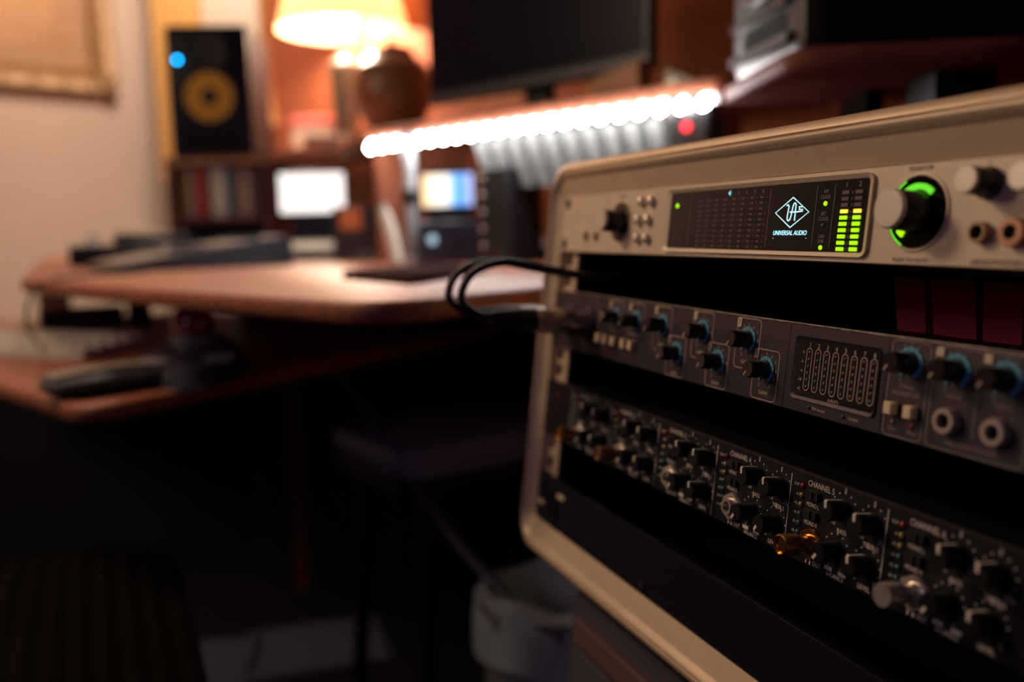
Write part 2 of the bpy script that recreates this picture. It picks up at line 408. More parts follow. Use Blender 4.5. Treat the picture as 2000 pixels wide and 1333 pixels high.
# left knob and buttons
def dish(x, z, r, m_, nm='knob_recess'):
    return ap(MB().lathe([(r*1.07, 0), (r*1.05, -.0008), (r, -.0009), (r*.97, .0002-.0004), (r*.5, -.0004), (.0001, -.0004)], 'y', (x, 0, z), n=40), nm, m_)
RECESS = mat('recess_black', (0.03, .024, .024), .3)
dish(.0690, .0222, .0142, SILV); ap(MB().lathe([(.0136, -.0006), (.0001, -.0006)], 'y', (.0690, 0, .0222), n=40), 'scale_ring', RECESS)
mb = MB()
for i in range(11):
    a = -45+27*i; line(mb, arc(.0690, .0222, .0112, a-9, a+9, 3), .0018, 0, -.0008)
ap(mb, 'scale_segments', mat('bronze_segments', (.16, .11, .07), .4), recalc=False, smooth=False)
k = knob(ap, API, ao, .0690, .0222, .0078, .0150, BLK, CAPM, y0=-.0006)
for x, z in ((.0975, .0356), (.1105, .0356), (.0955, .0233), (.1082, .0233), (.0965, .0110), (.1088, .0110)):
    ap(MB().lathe([(.0034, 0), (.0034, -.0028), (.0030, -.0038), (.0016, -.0044), (.0001, -.0045)], 'y', (x, 0, z), n=20), 'button', CAPM)
for x, z in ((.0160, .0125), (.0325, .0122)): ap(MB().lathe([(.0036, 0), (.0036, -.0010), (.0022, -.0010), (.0018, .0), (.0001, -.0002)], 'y', (x, -.0002, z), n=18), 'indicator_bezel', mat('bronze', (.35, .22, .13), .35, .6))
mb = MB(); text(mb, 'PREAMP', .0690, .0402, .0017); text(mb, 'HI-Z', .0160, .0062, .0016); text(mb, 'POWER', .4330, .0402, .0017)
text(mb, 'MONITOR', .3349, .0418, .0020, shear=.15); text(mb, 'PUSH TO MUTE', .3350, .0024, .0018, width=.0196); text(mb, 'HEADPHONES', .3785, .0026, .0021, width=.0240)
text(mb, '1', .3690, .0420, .0020); text(mb, '2', .3930, .0420, .0020)
tag(ap(mb, 'lettering', DPRINT, recalc=False, smooth=False), kind='stuff')
# monitor knob with green light ring
MX, MZ = .3358, .0229
dish(MX, MZ, .0161, SILV); ap(MB().lathe([(.0155, -.0006), (.0001, -.0006)], 'y', (MX, 0, MZ), n=48), 'ring_recess', mat('gloss_black', (.004, .004, .004), .12))
mb = MB(); mb.v = []
def arcband(mb, cx, cz, r0, r1, a0, a1, y, n=24):
    vs = []; fs = []
    for i in range(n+1):
        a = math.radians(a0+(a1-a0)*i/n)
        for r in (r0, r1): vs += [(cx+r*math.cos(a), y, cz+r*math.sin(a)), (cx+r*math.cos(a), y+.0008, cz+r*math.sin(a))]
    for i in range(n):
        a = 4*i; b = a+4
        fs += [(a, b, b+2, a+2), (a+1, a+3, b+3, b+1), (a, a+1, b+1, b), (a+2, b+2, b+3, a+3)]
    fs += [(0, 2, 3, 1), (4*n, 4*n+1, 4*n+3, 4*n+2)]
    return mb.add(vs, fs)
ap(arcband(MB(), MX, MZ, .0098, .0124, 48, 205, -.0014), 'light_ring', GREENR)
ap(arcband(MB(), MX, MZ, .0098, .0124, 222, 240, -.0016, 8), 'ring_light', GREEN)
ap(arcband(MB(), MX, MZ, .0150, .0156, 120, 245, -.0008), 'ring_edge_reflection', GREENR)  # green reflection on the recess edge, built as a glowing band
knob(ap, API, ao, MX, MZ, .0088, .0150, BLK, CAPM, y0=-.0008)
for x, z in ((.3705, .0335), (.3945, .0335)): knob(ap, API, ao, x, z, .0056, .0125, BLK, CAPM, y0=-.0004, skirt=1.15)
for x in (.3705, .3855): jack(ap, API, ao, x, .0140, .0044 if x < .38 else .0058, .0030, mat('bronze', (.35, .22, .13), .35, .6) if x < .38 else DBRASS)
for x, z in ((.414, .026), (.427, .026)): led(ap, x, z, .0015, DIMRED)
ap(MB().box(.434, .444, -.004, 0, .015, .029, .001), 'power_switch', BLK)

KGL = mat('glossy_knob', (.016, .007, .011), .16, coat=.5)
# ---- middle unit: dark grey eight channel preamp
ZF = -.0311
PRE, fp, fo = unit('microphone_preamp', -.030, .452, ZF, ZF-.044, 'dark grey eight channel preamp with blue knob scales in middle bay', 'preamp', GREYP, BLKM)
fp(MB().box(-.0298, .4518, 0, .005, ZF-.0440, ZF-.0002, .0005), 'front_panel', GREYP)
fp(MB().box(-.0296, .4516, -.0006, .0052, ZF-.0002, ZF+.0003), 'top_edge', mat('mottled_edge', (.50, .42, .36), .4, .6, var=.5, vscale=400))  # paler mottled strip along the panel's top edge
for x in (-.0225, .4445):
    for z in (ZF-.0060, ZF-.0380): fp(MB().prismy(rrect(x-.0042, x+.0042, z-.0030, z+.0030, .0028), -.0003, .001), 'mounting_slot', BLK)
def fmark(px, z_): return z_
mb_w = MB(); mb_t = MB(); mb_b = MB(); mb_g = MB()
def blue_arc(mbx, cx, cz, r0, r1, y, a0=-60, a1=240):
    n = 11
    for i in range(n):   # ring of eleven blocks with small gaps
        s0 = a0+(a1-a0)*i/n+1.6; s1 = a0+(a1-a0)*(i+1)/n-1.6
        arcband(mbx, cx, cz, r0, r1, s0, s1, y, 3)
gains = [('1', .0760, ZF-.0138), ('2', .1045, ZF-.0138), ('3', .1390, ZF-.0133), ('4', .1580, ZF-.0290), ('5', .1845, ZF-.0128), ('6', .2025, ZF-.0283), ('7', .2285, ZF-.0127), ('8', .2465, ZF-.0268)]
for n_, x, z in gains:
    odd = z > ZF-.02
    mb_b = MB(); blue_arc(mb_b, x, z, .0052, .0072, -.0007, -62, 242); fp(mb_b, 'knob_scale', BLUEP, smooth=False)
    zt_ = min(z+.0118, ZF-.0012) if odd else z+.0105
    zb_ = z-.0160 if int(n_) > 2 else z-.0090
    zb_ = max(zb_, ZF-.0432)
    line(mb_w, rrect(x-.0102, x+.0106, zb_, zt_, .0026), .00035, 0, -.0003, True)
    # number tab, upper left
    mb_t = MB(); mb_t.prismy([(x-.0102, zt_-.0052), (x-.0072, zt_-.0052), (x-.0066, zt_-.0040), (x-.0066, zt_), (x-.0102, zt_)], -.0005, -.0001); fp(mb_t, 'number_tab', TPRINT, smooth=False)
    text(mb_g, n_, x-.0084, zt_-.0026, .0030, -.0007)
    for s_, a in (('4', 120), ('5', 90), ('6', 60), ('7', 32), ('8', 2), ('9', -28), ('3', 150), ('2', 180), ('1', 208)):
        if int(n_) in (1, 2) and s_ not in '456': continue
        rr = .0090
        text(mb_w, s_, x+rr*math.cos(math.radians(a)), z+rr*.93*math.sin(math.radians(a)), .0014, -.0003)
    if zb_ < z-.012:
        text(mb_w, '0', x-.0042, z-.0085, .0015, -.0003); text(mb_w, '10', x+.0048, z-.0085, .0015, -.0003)
        text(mb_w, 'GAIN', x, z-.0122, .0020, -.0003, squeeze=1.1)
    knob(fp, PRE, fo, x, z, .0047, .0115, KGL, None, (.00032, TPRINT, 0), 235)
# input meter window
mo = rrect(.2686, .3262, ZF-.0375, ZF-.0060, .0030); mi = rrect(.2704, .3244, ZF-.0357, ZF-.0078, .0020)
mb = MB(); ringstrip(mb, mo, mi, .0002, -.0010, .0); fp(mb, 'meter_frame', GREYP, ang=25)
fp(MB().prismy(mi, -.0003, .001), 'meter_window', GLASS)
for i in range(8):
    x = .2795+i*.00615; z0, z1 = ZF-.0325, ZF-.0115
    line(mb_w, rrect(x-.0019, x+.0019, z0, z1, .00185, 6), .00032, 0, -.0006, True)
    text(mb_w, str(i+1), x, ZF-.0098, .0021, -.0006)
    for j in range(6): led(fp, x, z1-.0022-j*.0034, .00085, mat('unlit_red', (.12, .02, .035), .4) if j == 0 else DIMRED, y=-.0004, h=.0005)
for j, s_ in enumerate(('0', '-3', '-6', '-18', '-42')): text(mb_w, s_, .2757, ZF-.0137-j*.0046, .0015, -.0006, align='r')
text(mb_w, 'INPUTS', .2995, ZF-.0347, .0014, -.0006, squeeze=1.1)
text(mb_w, 'FW Active', .2900, ZF-.0405, .0015, -.0003, align='c'); text(mb_w, 'Locked', .3135, ZF-.0405, .0015, -.0003, align='c')
for x in (.2832, .3070): led(fp, x, ZF-.0405, .0008, DIMRED, y=-.0002)
mb = MB()
for x in (.2628, .3298): line(mb, [(x, ZF-.0438), (x, ZF-.0004)], .00035, 0, -.0002)
for x in (.170,): line(mb, [(x, ZF-.0438), (x, ZF-.0438)], .0003, 0, -.0002) if False else None
fp(mb, 'panel_seam', BLK, recalc=False, smooth=False)
# monitor section
line(mb_g, rrect(.3318, .3530, ZF-.0430, ZF-.0012, .0026), .0004, 0, -.0003, True)
text(mb_g, 'Volume', .3425, ZF-.0207, .0018, -.0003); text(mb_g, 'MONITOR', .3425, ZF-.0240, .0020, -.0003, width=.0150)
text(mb_g, 'Dim', .3370, ZF-.0398, .0018, -.0003); text(mb_g, 'Mute', .3480, ZF-.0398, .0018, -.0003)
led(fp, .3370, ZF-.0370, .0009, YLED, y=-.0002); led(fp, .3480, ZF-.0370, .0009, REDL, y=-.0002)
for x in (.3368, .3478): fp(MB().box(x-.0027, x+.0027, -.0045, 0, ZF-.0338, ZF-.0282, .0008), 'push_button', IVORY)
line(mb_g, rrect(.3555, .4010, ZF-.0430, ZF-.0012, .0026), .0004, 0, -.0003, True); line(mb_g, [(.3778, ZF-.036), (.3778, ZF-.018)], .0004, 0, -.0003)
text(mb_g, 'HEADPHONES', .3778, ZF-.0398, .0021, -.0003, width=.0240)
for n_, x in (('0', .3425), ('1', .3665), ('2', .3895)):
    z = ZF-.0105
    mb_b = MB(); blue_arc(mb_b, x, z, .0052, .0072, -.0007, -62, 242); fp(mb_b, 'knob_scale', BLUEP, smooth=False)
    for s_, a in (('4', 118), ('5', 90), ('6', 62), ('7', 30), ('3', 150), ('2', 180)): text(mb_g, s_, x+.0088*math.cos(math.radians(a)), z+.0084*math.sin(math.radians(a)), .0013, -.0003)
    text(mb_g, '0', x-.0042, z-.0078, .0014, -.0003); text(mb_g, '10', x+.0048, z-.0078, .0014, -.0003)
    knob(fp, PRE, fo, x, z, .0047, .0115, KGL, None, (.00032, TPRINT, 0), 235)
    if n_ != '0':
        fp(MB().box(x-.0105, x-.0068, -.0005, -.0001, ZF-.0055, ZF-.0018), 'number_tab', TPRINT, smooth=False)
        text(mb_g, 'Volume', x, ZF-.0207, .0018, -.0003)
        jack(fp, PRE, fo, x, ZF-.0310, .0056, .0031, mat('brushed_ring', (.50, .42, .40), .4, .6))
fp(MB().box(.412, .424, -.003, 0, ZF-.029, ZF-.015, .001), 'power_switch', BLK)
# input switches under the first gain knobs
for x in (.0560, .0672, .0790, .0940, .1045): fp(MB().box(x-.0023, x+.0023, -.0040, 0, ZF-.0335, ZF-.0272, .0006), 'push_button', IVORY)
for x in (.0560, .0672, .0790, .0940, .1045): led(fp, x, ZF-.0385, .0009, REDL, y=-.0002)
tag(fp(mb_w, 'lettering', TPRINT, recalc=False, smooth=False), kind='stuff'); tag(fp(mb_g, 'lettering', GPRINT, recalc=False, smooth=False), kind='stuff')
for x in (.0030, .0330): jack(fp, PRE, fo, x, ZF-.0220, .0125, .0095, GREYP, ln=.003, name='input_socket')

# ---- lower unit: black six channel headphone amplifier
ZA = -.1035
AMP, hp, ho = unit('headphone_amplifier', -.030, .452, ZA, ZA-.044, 'black six channel headphone amplifier in lower bay', 'amplifier', BLKM, BLKM)
hp(MB().box(-.0298, .4518, 0, .005, ZA-.0440, ZA-.0002, .0005), 'front_panel', BLKM)
for x in (-.0225, .4445):
    for z in (ZA-.0060, ZA-.0380): hp(MB().prismy(rrect(x-.0045, x+.0045, z-.0034, z+.0034, .003), -.0003, .001), 'mounting_slot', BLK)
mw = MB(); SP = .06426
def dots(mbx, cx, cz, r, a0, a1, n):
    for i in range(n+1):
        a = math.radians(a0+(a1-a0)*i/n); x, z = cx+r*math.cos(a), cz+r*math.sin(a)
        mbx.add([(x+.00042*math.cos(q*math.pi/3), -.0003, z+.00042*math.sin(q*math.pi/3)) for q in range(6)], [(5, 4, 3, 2, 1, 0)])
for c in range(6):
    x0 = .0200+c*SP
    if True: line(mw, [(x0, ZA-.0432), (x0, ZA-.0024)], .00045, 0, -.0003)
    for i, s_ in enumerate(('CLIP', '-6', '-12', '-18', '-25', '-33', '-51')):
        z = ZA-.0066-i*.00465
        text(mw, s_, x0+.0061, z, .0014, -.0003, align='r', squeeze=.9)
        led(hp, x0+.0088, z, .0013, REDL if i == 0 else (YLED if i < 3 else GLED), y=-.0002, h=.0012)
    text(mw, 'CHANNEL %d' % (c+1), x0+.0215, ZA-.0040, .0029, -.0003, width=.0182)
    text(mw, 'MONO L', x0+.0172, ZA-.0142, .0021, -.0003, width=.0088); text(mw, 'MONO R', x0+.0172, ZA-.0232, .0021, -.0003, width=.0092)
    for dz in (.0093, .0187):
        mb = MB()
        for q in range(6): mb.box(x0+.0130+q*.0015, x0+.0141+q*.0015, -.0022 if q != 3 else -.0032, 0, ZA-dz-.0020, ZA-dz+.0020)
        hp(mb, 'slide_switch', mat('switch_black', (.03, .025, .03), .35), smooth=False)
    for dx, dz, nm, lo, hi, mid, pa in ((.0378, .0108, 'BASS', '-10', '+10', '0', 98), (.0562, .0118, 'TREBLE', '-10', '+10', '0', 98), (.0358, .0308, '', '', '', '0', 235), (.0552, .0310, 'LEVEL', '0', '11', '5', 98)):
        if c == 3 and nm == 'LEVEL': pa = 240
        x, z = x0+dx, ZA-dz
        dots(mw, x, z, .0082, -45, 225, 10)
        text(mw, mid, x, z+.0096, .0019, -.0003)
        if lo:
            text(mw, lo, x-.0058, z-.0072, .0016, -.0003); text(mw, hi, x+.0062, z-.0072, .0019, -.0003)
            text(mw, nm, x+.0004, z-.0100, .0022, -.0003, squeeze=.95)
        knob(hp, AMP, ho, x, z, .0049, .0105, BLK, None, (.00075, WPRINT, 1), pa)
    text(mw, 'BALANCE', x0+.0372, ZA-.0425, .0021, -.0003, width=.0112)
    mw.box(x0+.0300, x0+.0348, -.0004, -.0001, ZA-.0410, ZA-.0392); mw.box(x0+.0392, x0+.0440, -.0004, -.0001, ZA-.0410, ZA-.0392)
    text(mw, 'L', x0+.0324, ZA-.0380, .0015, -.0003); text(mw, 'R', x0+.0400, ZA-.0380, .0015, -.0003)
    text(mw, 'OUT', x0+.0245, ZA-.0413, .0023, -.0003, width=.0058)
    hx, hz = x0+.0183, ZA-.0410
    line(mw, arc(hx, hz, .0015, -20, 200, 8), .00035, 0, -.0003)
    for sx in (-1, 1): mw.prismy(rrect(hx+sx*.0014-.0004, hx+sx*.0014+.0004, hz-.0018, hz-.0002, .0003, 2), -.0003, -.0001)
    jack(hp, AMP, ho, x0+.0200, ZA-.0323, .0048, .0030, CHROME if c != 4 else BRASS, hexr=.0080, ln=.0050)
tag(hp(mw, 'lettering', WPRINT, recalc=False, smooth=False), kind='stuff')
hp(MB().box(-.0296, .4516, -.0004, .004, ZA-.0002, ZA+.0001), 'top_edge', mat('dark_edge', (.10, .07, .09), .4, .4))
led(hp, -.005, ZA-.010, .0015, REDL); hp(MB().box(.418, .428, -.003, 0, ZA-.029, ZA-.015, .001), 'power_switch', BLK)

# adapters plugged into channels 1, 2, 5 and 6
for c, m_, lab in ((0, BRASS, 'small brass headphone adapter in leftmost channel of black amplifier'), (1, DBRASS, 'dull reddish brass headphone adapter in second channel of the black amplifier'), (4, BRASS, 'bright brass headphone adapter in channel five of black amplifier'), (5, CHROME, 'silver headphone adapter in channel six at lower right')):
    x, z = .0200+c*SP+.0200, ZA-.0323
    r = empty('headphone_adapter', rk(x, -.0055, z), lab, 'adapter', None)
    MB().lathe([(.0032, .0035), (.0032, 0), (.0038, 0), (.0038, -.0040), (.0050, -.0042), (.0052, -.0050), (.0052, -.0125), (.0049, -.0135), (.0043, -.0135)], 'y', n=28, cap=False).build('barrel', DBRASS if c in (1, 4) else m_, r)
    if c == 5:
        MB().lathe([(.0043, -.0135), (.0036, -.0129), (.0022, -.0131), (.0020, -.0100), (.0001, -.0100)], 'y', n=28).build('socket_end', m_, r); MB().lathe([(.0020, -.0120), (.0001, -.0120)], 'y', n=20).build('bore', BLK, r)
    else:
        MB().lathe([(.0050, -.0128), (.0050, -.0138), (.0043, -.0140), (.0041, -.0125), (.0037, -.0122), (.0037, -.0115), (.0031, -.0112), (.0031, -.0105), (.0024, -.0102), (.0022, -.0060), (.0001, -.0060)], 'y', n=28).build('socket_end', m_, r)

# ---- blank panel at the bottom
BP = empty('blank_panel', rk(.211, 0, -.219), 'plain black blank panel in the bottom of the rack case', 'panel')
def bp(mb, nm, m_, **k):
    mb.v = [(x-.211, y, z+.219) for x, y, z in mb.v]; return mb.build(nm, m_, BP, **k)
PNL = mat('satin_black_panel', (.003, .002, .008), .55, bump=.15, bscale=900, spec=.25)
bp(MB().box(-.0298, .4518, .0005, .004, -.2185, -.1800, .0005), 'panel', PNL)
for x, z in ((-.0200, -.2040), (.0160, -.1910)): bp(MB().prismy(rrect(x-.0060, x+.0060, z-.0016, z+.0016, .0014), -.0006, .001), 'pale_slot', TPRINT)  # pale oblongs: reflected light on the slots put into their colour
bp(MB().box(.006, .009, -.001, .001, -.2180, -.1945), 'latch', BLK)
for x in (.147, .300): bp(MB().lathe([(.0030, 0), (.0028, -.0010), (.0012, -.0013), (.0010, -.0006), (.0001, -.0006)], 'y', (x, .0005, -.2130), n=14), 'screw', mat('dark_screw', (.08, .06, .08), .3, .7))

# ---- plugs and cables at the left of the preamp
def bez(p, n=30):
    out = []; P = [Vector(q) for q in p]
    P = [P[0]*2-P[1]]+P+[P[-1]*2-P[-2]]
    for i in range(1, len(P)-2):
        for k in range(n//(len(P)-3)+1):
            t = k/(n//(len(P)-3)+1)
            a, b, c, d = P[i-1:i+3]
            out.append(.5*((2*b)+(-a+c)*t+(2*a-5*b+4*c-d)*t*t+(-a+3*b-3*c+d)*t**3))
    return out+[P[-2]]
CAB = mat('cable_rubber', (.008, .007, .012), .5)
GUN = mat('plug_metal', (.45, .38, .33), .28, .85)
for i, (x, lab) in enumerate(((.0330, 'black microphone cable with metal plug in the preamp, nearer of the two'), (.0030, 'black microphone cable with metal plug in the preamp, farther of the two'))):
    z = ZF-.0220
    r = empty('microphone_cable', rk(x, 0, z), lab, 'cable')
    MB().lathe([(.0090, .004), (.0090, -.012), (.0096, -.014), (.0096, -.036), (.0088, -.038), (.0088, -.044), (.0001, -.044)], 'y', n=28).build('plug_shell', GUN, r)
    MB().lathe([(.0084, -.044), (.0080, -.056), (.0062, -.066), (.0045, -.078), (.0001, -.078)], 'y', n=24).build('boot', CAB, r)
    pts = bez([(0, -.074, 0), (0, -.090, .002), (-.004, -.100, .012), (-.004, -.093, .030), (0, -.070, .040), (.004, -.035, .0375), (.008, .01, .035), (.02, .12, .036)], 60)
    MB().tube(pts, .0030, 10).build('cord', CAB, r)

# ================================================================== the room beyond the rack
def W(name, loc, label, cat, rz=0, group=None):
    return empty(name, Matrix.Translation(Vector(loc)) @ Matrix.Rotation(rz, 4, 'Z'), label, cat, group)
def dirz(d): return math.atan2(d[1], d[0])
def rounded(poly, r, n=5):        # round the corners of an XY polygon
    out = []; N = len(poly)
    for i in range(N):
        p = Vector(poly[i][:2]); a = Vector(poly[i-1][:2]); b = Vector(poly[(i+1) % N][:2])
        rr = poly[i][2] if len(poly[i]) > 2 else r
        da = (a-p); db = (b-p); k = min(rr, da.length*.45, db.length*.45)
        s, e = p+da.normalized()*k, p+db.normalized()*k
        for j in range(n+1):
            t = j/n; q = s*(1-t)**2+p*2*t*(1-t)+e*t*t; out.append((q.x, q.y))
    return out
def board(poly, z0, z1, ch=.003):   # slab with softened edges
    c = Vector((sum(p[0] for p in poly)/len(poly), sum(p[1] for p in poly)/len(poly)))
    def ins(i): return [tuple(Vector(p)+(c-Vector(p)).normalized()*i) for p in poly]
    return MB().loft([[(x, y, z) for x, y in ins(i)] for i, z in ((ch, z0), (0, z0+ch), (0, z1-ch), (ch*.35, z1-ch*.3), (ch*1.2, z1))])
def local(mb, root):
    inv = root.matrix_world.inverted(); mb.v = [tuple(inv @ Vector(v)) for v in mb.v]; return mb
def wb(mb, name, m_, root, **k): return local(mb, root).build(name, m_, root, **k)

# ---- desk
desk = W('desk', (-.1, 1.6, 0), 'large red-brown wooden desk with rounded front corner', 'desk')
wb(board(rounded([(-.700, 1.28, .02), (-.524, 1.10), (-.100, .700, .07), (.045, .89), (.26, 1.14), (.66, .98), (.80, .98), (-1.20, 2.98), (-1.42, 2.75)], .03, 8), ZD-.019, ZD, .004), 'desk_top', WOOD, desk, ang=50)
for x, y in ((-.465, 1.95), (-1.2, 2.35), (.34, 1.38), (-1.25, 3.0)): wb(MB().box(x-.03, x+.03, y-.03, y+.03, 0, ZD-.02, .004), 'leg', DWOOD, desk)
for pl in ([(-.62, 2.02), (.30, 1.42), (.31, 1.44), (-.61, 2.04)],): wb(MB().prism(pl, 0, ZD-.02), 'shade_panel', INNER, desk)  # dark panels added to keep the wall under the desk unlit
wb(MB().prism([(-1.55, 2.10), (-.62, 2.02), (-.62, 2.04), (-1.55, 2.12)], 0, ZT-.022), 'shade_panel', INNER, desk)

# ---- keyboard tray on its own lower shelf
tray = W('keyboard_tray', (-.5, 1.3, ZT), 'red-brown wooden keyboard shelf below the desk top', 'shelf')
wb(board(rounded([(-.432, .885, .05), (-.125, 1.40), (.02, 1.70), (-.75, 2.0), (-1.25, 1.75), (-.66, 1.10)], .04, 6), ZT-.020, ZT, .005), 'tray_board', WOOD, tray, ang=50)
for x in (-.12, -.70): wb(MB().box(x-.015, x+.015, 1.66, 1.70, ZT, ZD-.0195), 'hanger', BLK, tray)
WHITE = mat('white_plastic', (.62, .56, .50), .45)
GREYL = mat('light_grey_plastic', (.30, .28, .26), .4)
NAVY = mat('dark_navy_plastic', (.012, .012, .024), .35)
kb = W('keyboard', (-.60, 1.235, ZT), 'white computer keyboard lying on the lower keyboard shelf', 'keyboard', math.atan2(.34, -.94)+math.pi)
# local x runs towards the far left (negative), y towards the back
mb = MB().loft([[(-.44, 0, .001), (0, 0, .001), (0, .150, .001), (-.44, .150, .001)], [(-.44, 0, .010), (0, 0, .010), (0, .150, .020), (-.44, .150, .020)]]); mb.build('body', WHITE, kb)
KEY = mat('key_white', (.68, .62, .56), .5)
keym = None
for r_ in range(5):
    for c_ in range(17):
        if keym is None:
            o = MB().loft([[(-.0110, -.0105, 0), (.0110, -.0105, 0), (.0110, .0105, 0), (-.0110, .0105, 0)], [(-.009, -.009, .004), (.009, -.009, .004), (.009, .009, .004), (-.009, .009, .004)]]).build('key', KEY, kb, smooth=False); keym = o.data
        else: o = link('key', keym, kb)
        y = .022+r_*.0265; o.location = (-.015-c_*.0256, y, .0105+y*.0667)
# trackball with wrist rest
tb = W('trackball', (-.385, 1.07, ZT), 'black trackball with dark red ball on the lower shelf', 'trackball', math.radians(12))
rings = []
for t, sx, sy, h in ((0, .060, .085, .001), (.3, .063, .088, .010), (.7, .055, .078, .030), (1, .036, .052, .041)):
    rings.append([(sx*math.cos(a), sy*math.sin(a), h+.012*math.sin(a)*(h > .002)) for a in [2*math.pi*i/28 for i in range(28)]])
MB().loft(rings).build('base', mat('trackball_shell', (.035, .035, .055), .3), tb)
MB().lathe([(.028, .038), (.029, .048), (.0255, .051)], 'z', (0, .020, 0), n=28, cap=False).build('ball_ring', mat('ring_grey', (.18, .17, .18), .3), tb)
mb = MB(); R_ = .026; mb.lathe([(max(.0001, R_*math.sin(math.pi*i/14)), -R_*math.cos(math.pi*i/14)) for i in range(15)], 'z', (0, .020, .064), n=28); mb.build('ball', mat('ball_red', (.26, .03, .04), .06, coat=1.0), tb)
for s_ in (-1, 1): MB().box(min(s_*.020, s_*.052), max(s_*.020, s_*.052), -.060, -.020, .024, .030, .004).build('button', mat('button_grey', (.22, .21, .21), .3), tb)
wr = W('wrist_rest', (-.445, .995, ZT), 'dark padded wrist rest in front of the trackball', 'wrist rest', math.radians(47))
rings = []
for k_ in range(13):
    t = -1+2*k_/12; s_ = math.sqrt(max(.0, 1-t**4))*.95+.05
    rings.append([(t*.085, math.cos(a)*.040*s_, .013+math.sin(a)*.0125*s_ + (.002 if math.sin(a) > .3 else 0)*s_) for a in [2*math.pi*i/16 for i in range(16)]])
MB().loft(rings).build('pad', mat('pad_fabric', (.014, .014, .025), .55), wr)
MB().loft([[(t*.074, yy, 0.0290-.004*abs(t)**3) for yy in (-.020, .020)]+[(t*.074, yy, .0250-.004*abs(t)**3) for yy in (.020, -.020)] for t in (-1, -.6, -.2, .2, .6, 1)]).build('top_pad', mat('pad_top', (.22, .18, .17), .5), wr)
# adaptor and cable below the desk edge at the left
r = W('power_adaptor', (-.78, 1.62, ZT), 'small black box behind the white keyboard', 'power adaptor', .5)
MB().box(-.07, .07, -.03, .03, 0, .045, .006).build('body', BLK, r); MB().tube(bez([(.07, 0, .02), (.1, .01, .012), (.14, .04, .006), (.17, .06, .006)], 12), .003).build('lead', CAB, r)
r = W('thin_cable', PZ(100, 552, ZD), 'thin dark cable hanging from the left end of the desk', 'cable')
p0 = PZ(110, 548, ZD)+Vector((0, 0, .004)); wb(MB().tube(bez([p0+Vector((.07, .12, 0)), p0+Vector((.02, .04, 0)), p0+Vector((-.02, -.01, -.01)), p0+Vector((-.035, -.02, -.06)), p0+Vector((-.06, .06, -.103))], 24), .0022), 'cord', CAB, r)

# ---- things on the desk top
def wedge(w0, d0, h0, h1, ch=.004):
    return MB().loft([[(-w0/2, -d0/2, 0), (w0/2, -d0/2, 0), (w0/2, d0/2, 0), (-w0/2, d0/2, 0)], [(-w0/2, -d0/2, h0-ch), (w0/2, -d0/2, h0-ch), (w0/2, d0/2, h1-ch), (-w0/2, d0/2, h1-ch)], [(-w0/2+ch, -d0/2+ch, h0), (w0/2-ch, -d0/2+ch, h0), (w0/2-ch, d0/2-ch, h1), (-w0/2+ch, d0/2-ch, h1)]])
mx = W('control_surface', (-.570, 1.60, ZD), 'dark control surface with light grey sloping top on left of desk', 'control surface', math.radians(-52))
wedge(.20, .30, .012, .052).build('body', NAVY, mx)
mb = MB().loft([[(-.092, -.138, .0132), (.092, -.138, .0132), (.092, .140, .0505), (-.092, .140, .0505)], [(-.092, -.138, .0147), (.092, -.138, .0147), (.092, .140, .0522), (-.092, .140, .0522)]]); mb.build('top_panel', GREYL, mx)
fm = None
for i in range(8):
    x = -.080+i*.0225
    f_ = MB().box(-.002, .002, -.055, .03, -.001, .0006).build('fader_slot', BLK, mx) if fm is None else link('fader_slot', fm, mx); fm = f_.data; f_.location = (x, 0, .0334); f_.rotation_euler.x = .134
    c_ = MB().box(-.005, .005, -.008, .008, 0, .007, .001).build('fader_cap', WHITE if i == 2 else BLK, mx, (x, -.02+.01*math.sin(i*2), .0308)); c_.rotation_euler.x = .134
    k_ = MB().lathe([(.0055, 0), (.005, .008), (.0001, .0085)], 'z', n=14).build('knob', BLK, mx, (x, .095, .0455))
bx = W('equipment_box', (-.76, 1.86, ZD), 'low black equipment box behind the control surface', 'equipment', math.radians(20))
MB().box(-.13, .13, -.08, .08, 0, .040, .006).build('body', BLK, bx); MB().box(-.05, .09, -.05, .05, .040, .062, .006).build('raised_top', NAVY, bx); MB().lathe([(.010, .040), (.010, .058), (.008, .062), (.0001, .062)], 'z', (-.09, -.03, 0), n=20).build('knob', CHROME, bx)
kb2 = W('flat_keyboard', (-.400, 1.84, ZD), 'light grey flat keyboard at the back of the desk top', 'keyboard', math.radians(-6))
wedge(.29, .14, .020, .034, .006).build('body', mat('grey_body', (.10, .10, .10), .5), kb2)
MB().loft([[(-.138, -.062, .0205), (.138, -.062, .0205), (.138, .060, .0335), (-.138, .060, .0335)], [(-.136, -.060, .0265), (.136, -.060, .0265), (.136, .058, .0390), (-.136, .058, .0390)]]).build('key_bed', mat('pale_keys', (.42, .41, .37), .5), kb2)
fo_ = W('leather_folder', (-.115, 1.16, ZD), 'dark brown folder lying on the shiny front of the desk', 'folder', 0)
LEA = mat('dark_leather', (.030, .010, .008), .95, spec=.05, bump=.4, bscale=300)
q4 = [(-.209, 1.095), (-.104, .945), (-.029, 1.150), (-.118, 1.260)]
wb(board(rounded(q4, .012, 4), ZD+.0005, ZD+.0025, .001), 'back_cover', LEA, fo_); wb(board(rounded([(-.118+(x+.118)*.97, 1.11+(y-1.11)*.97) for x, y in q4], .01, 3), ZD+.0025, ZD+.0070, .0005), 'pages', mat('aged_pages', (.10, .05, .035), .95, spec=.05), fo_); wb(board(rounded(q4, .012, 4), ZD+.0070, ZD+.0095, .001), 'front_cover', LEA, fo_)
dv = W('small_console', (.035, 1.60, ZD), 'dark small console with grey sloped top on desk beside the rack case', 'console', math.radians(10))
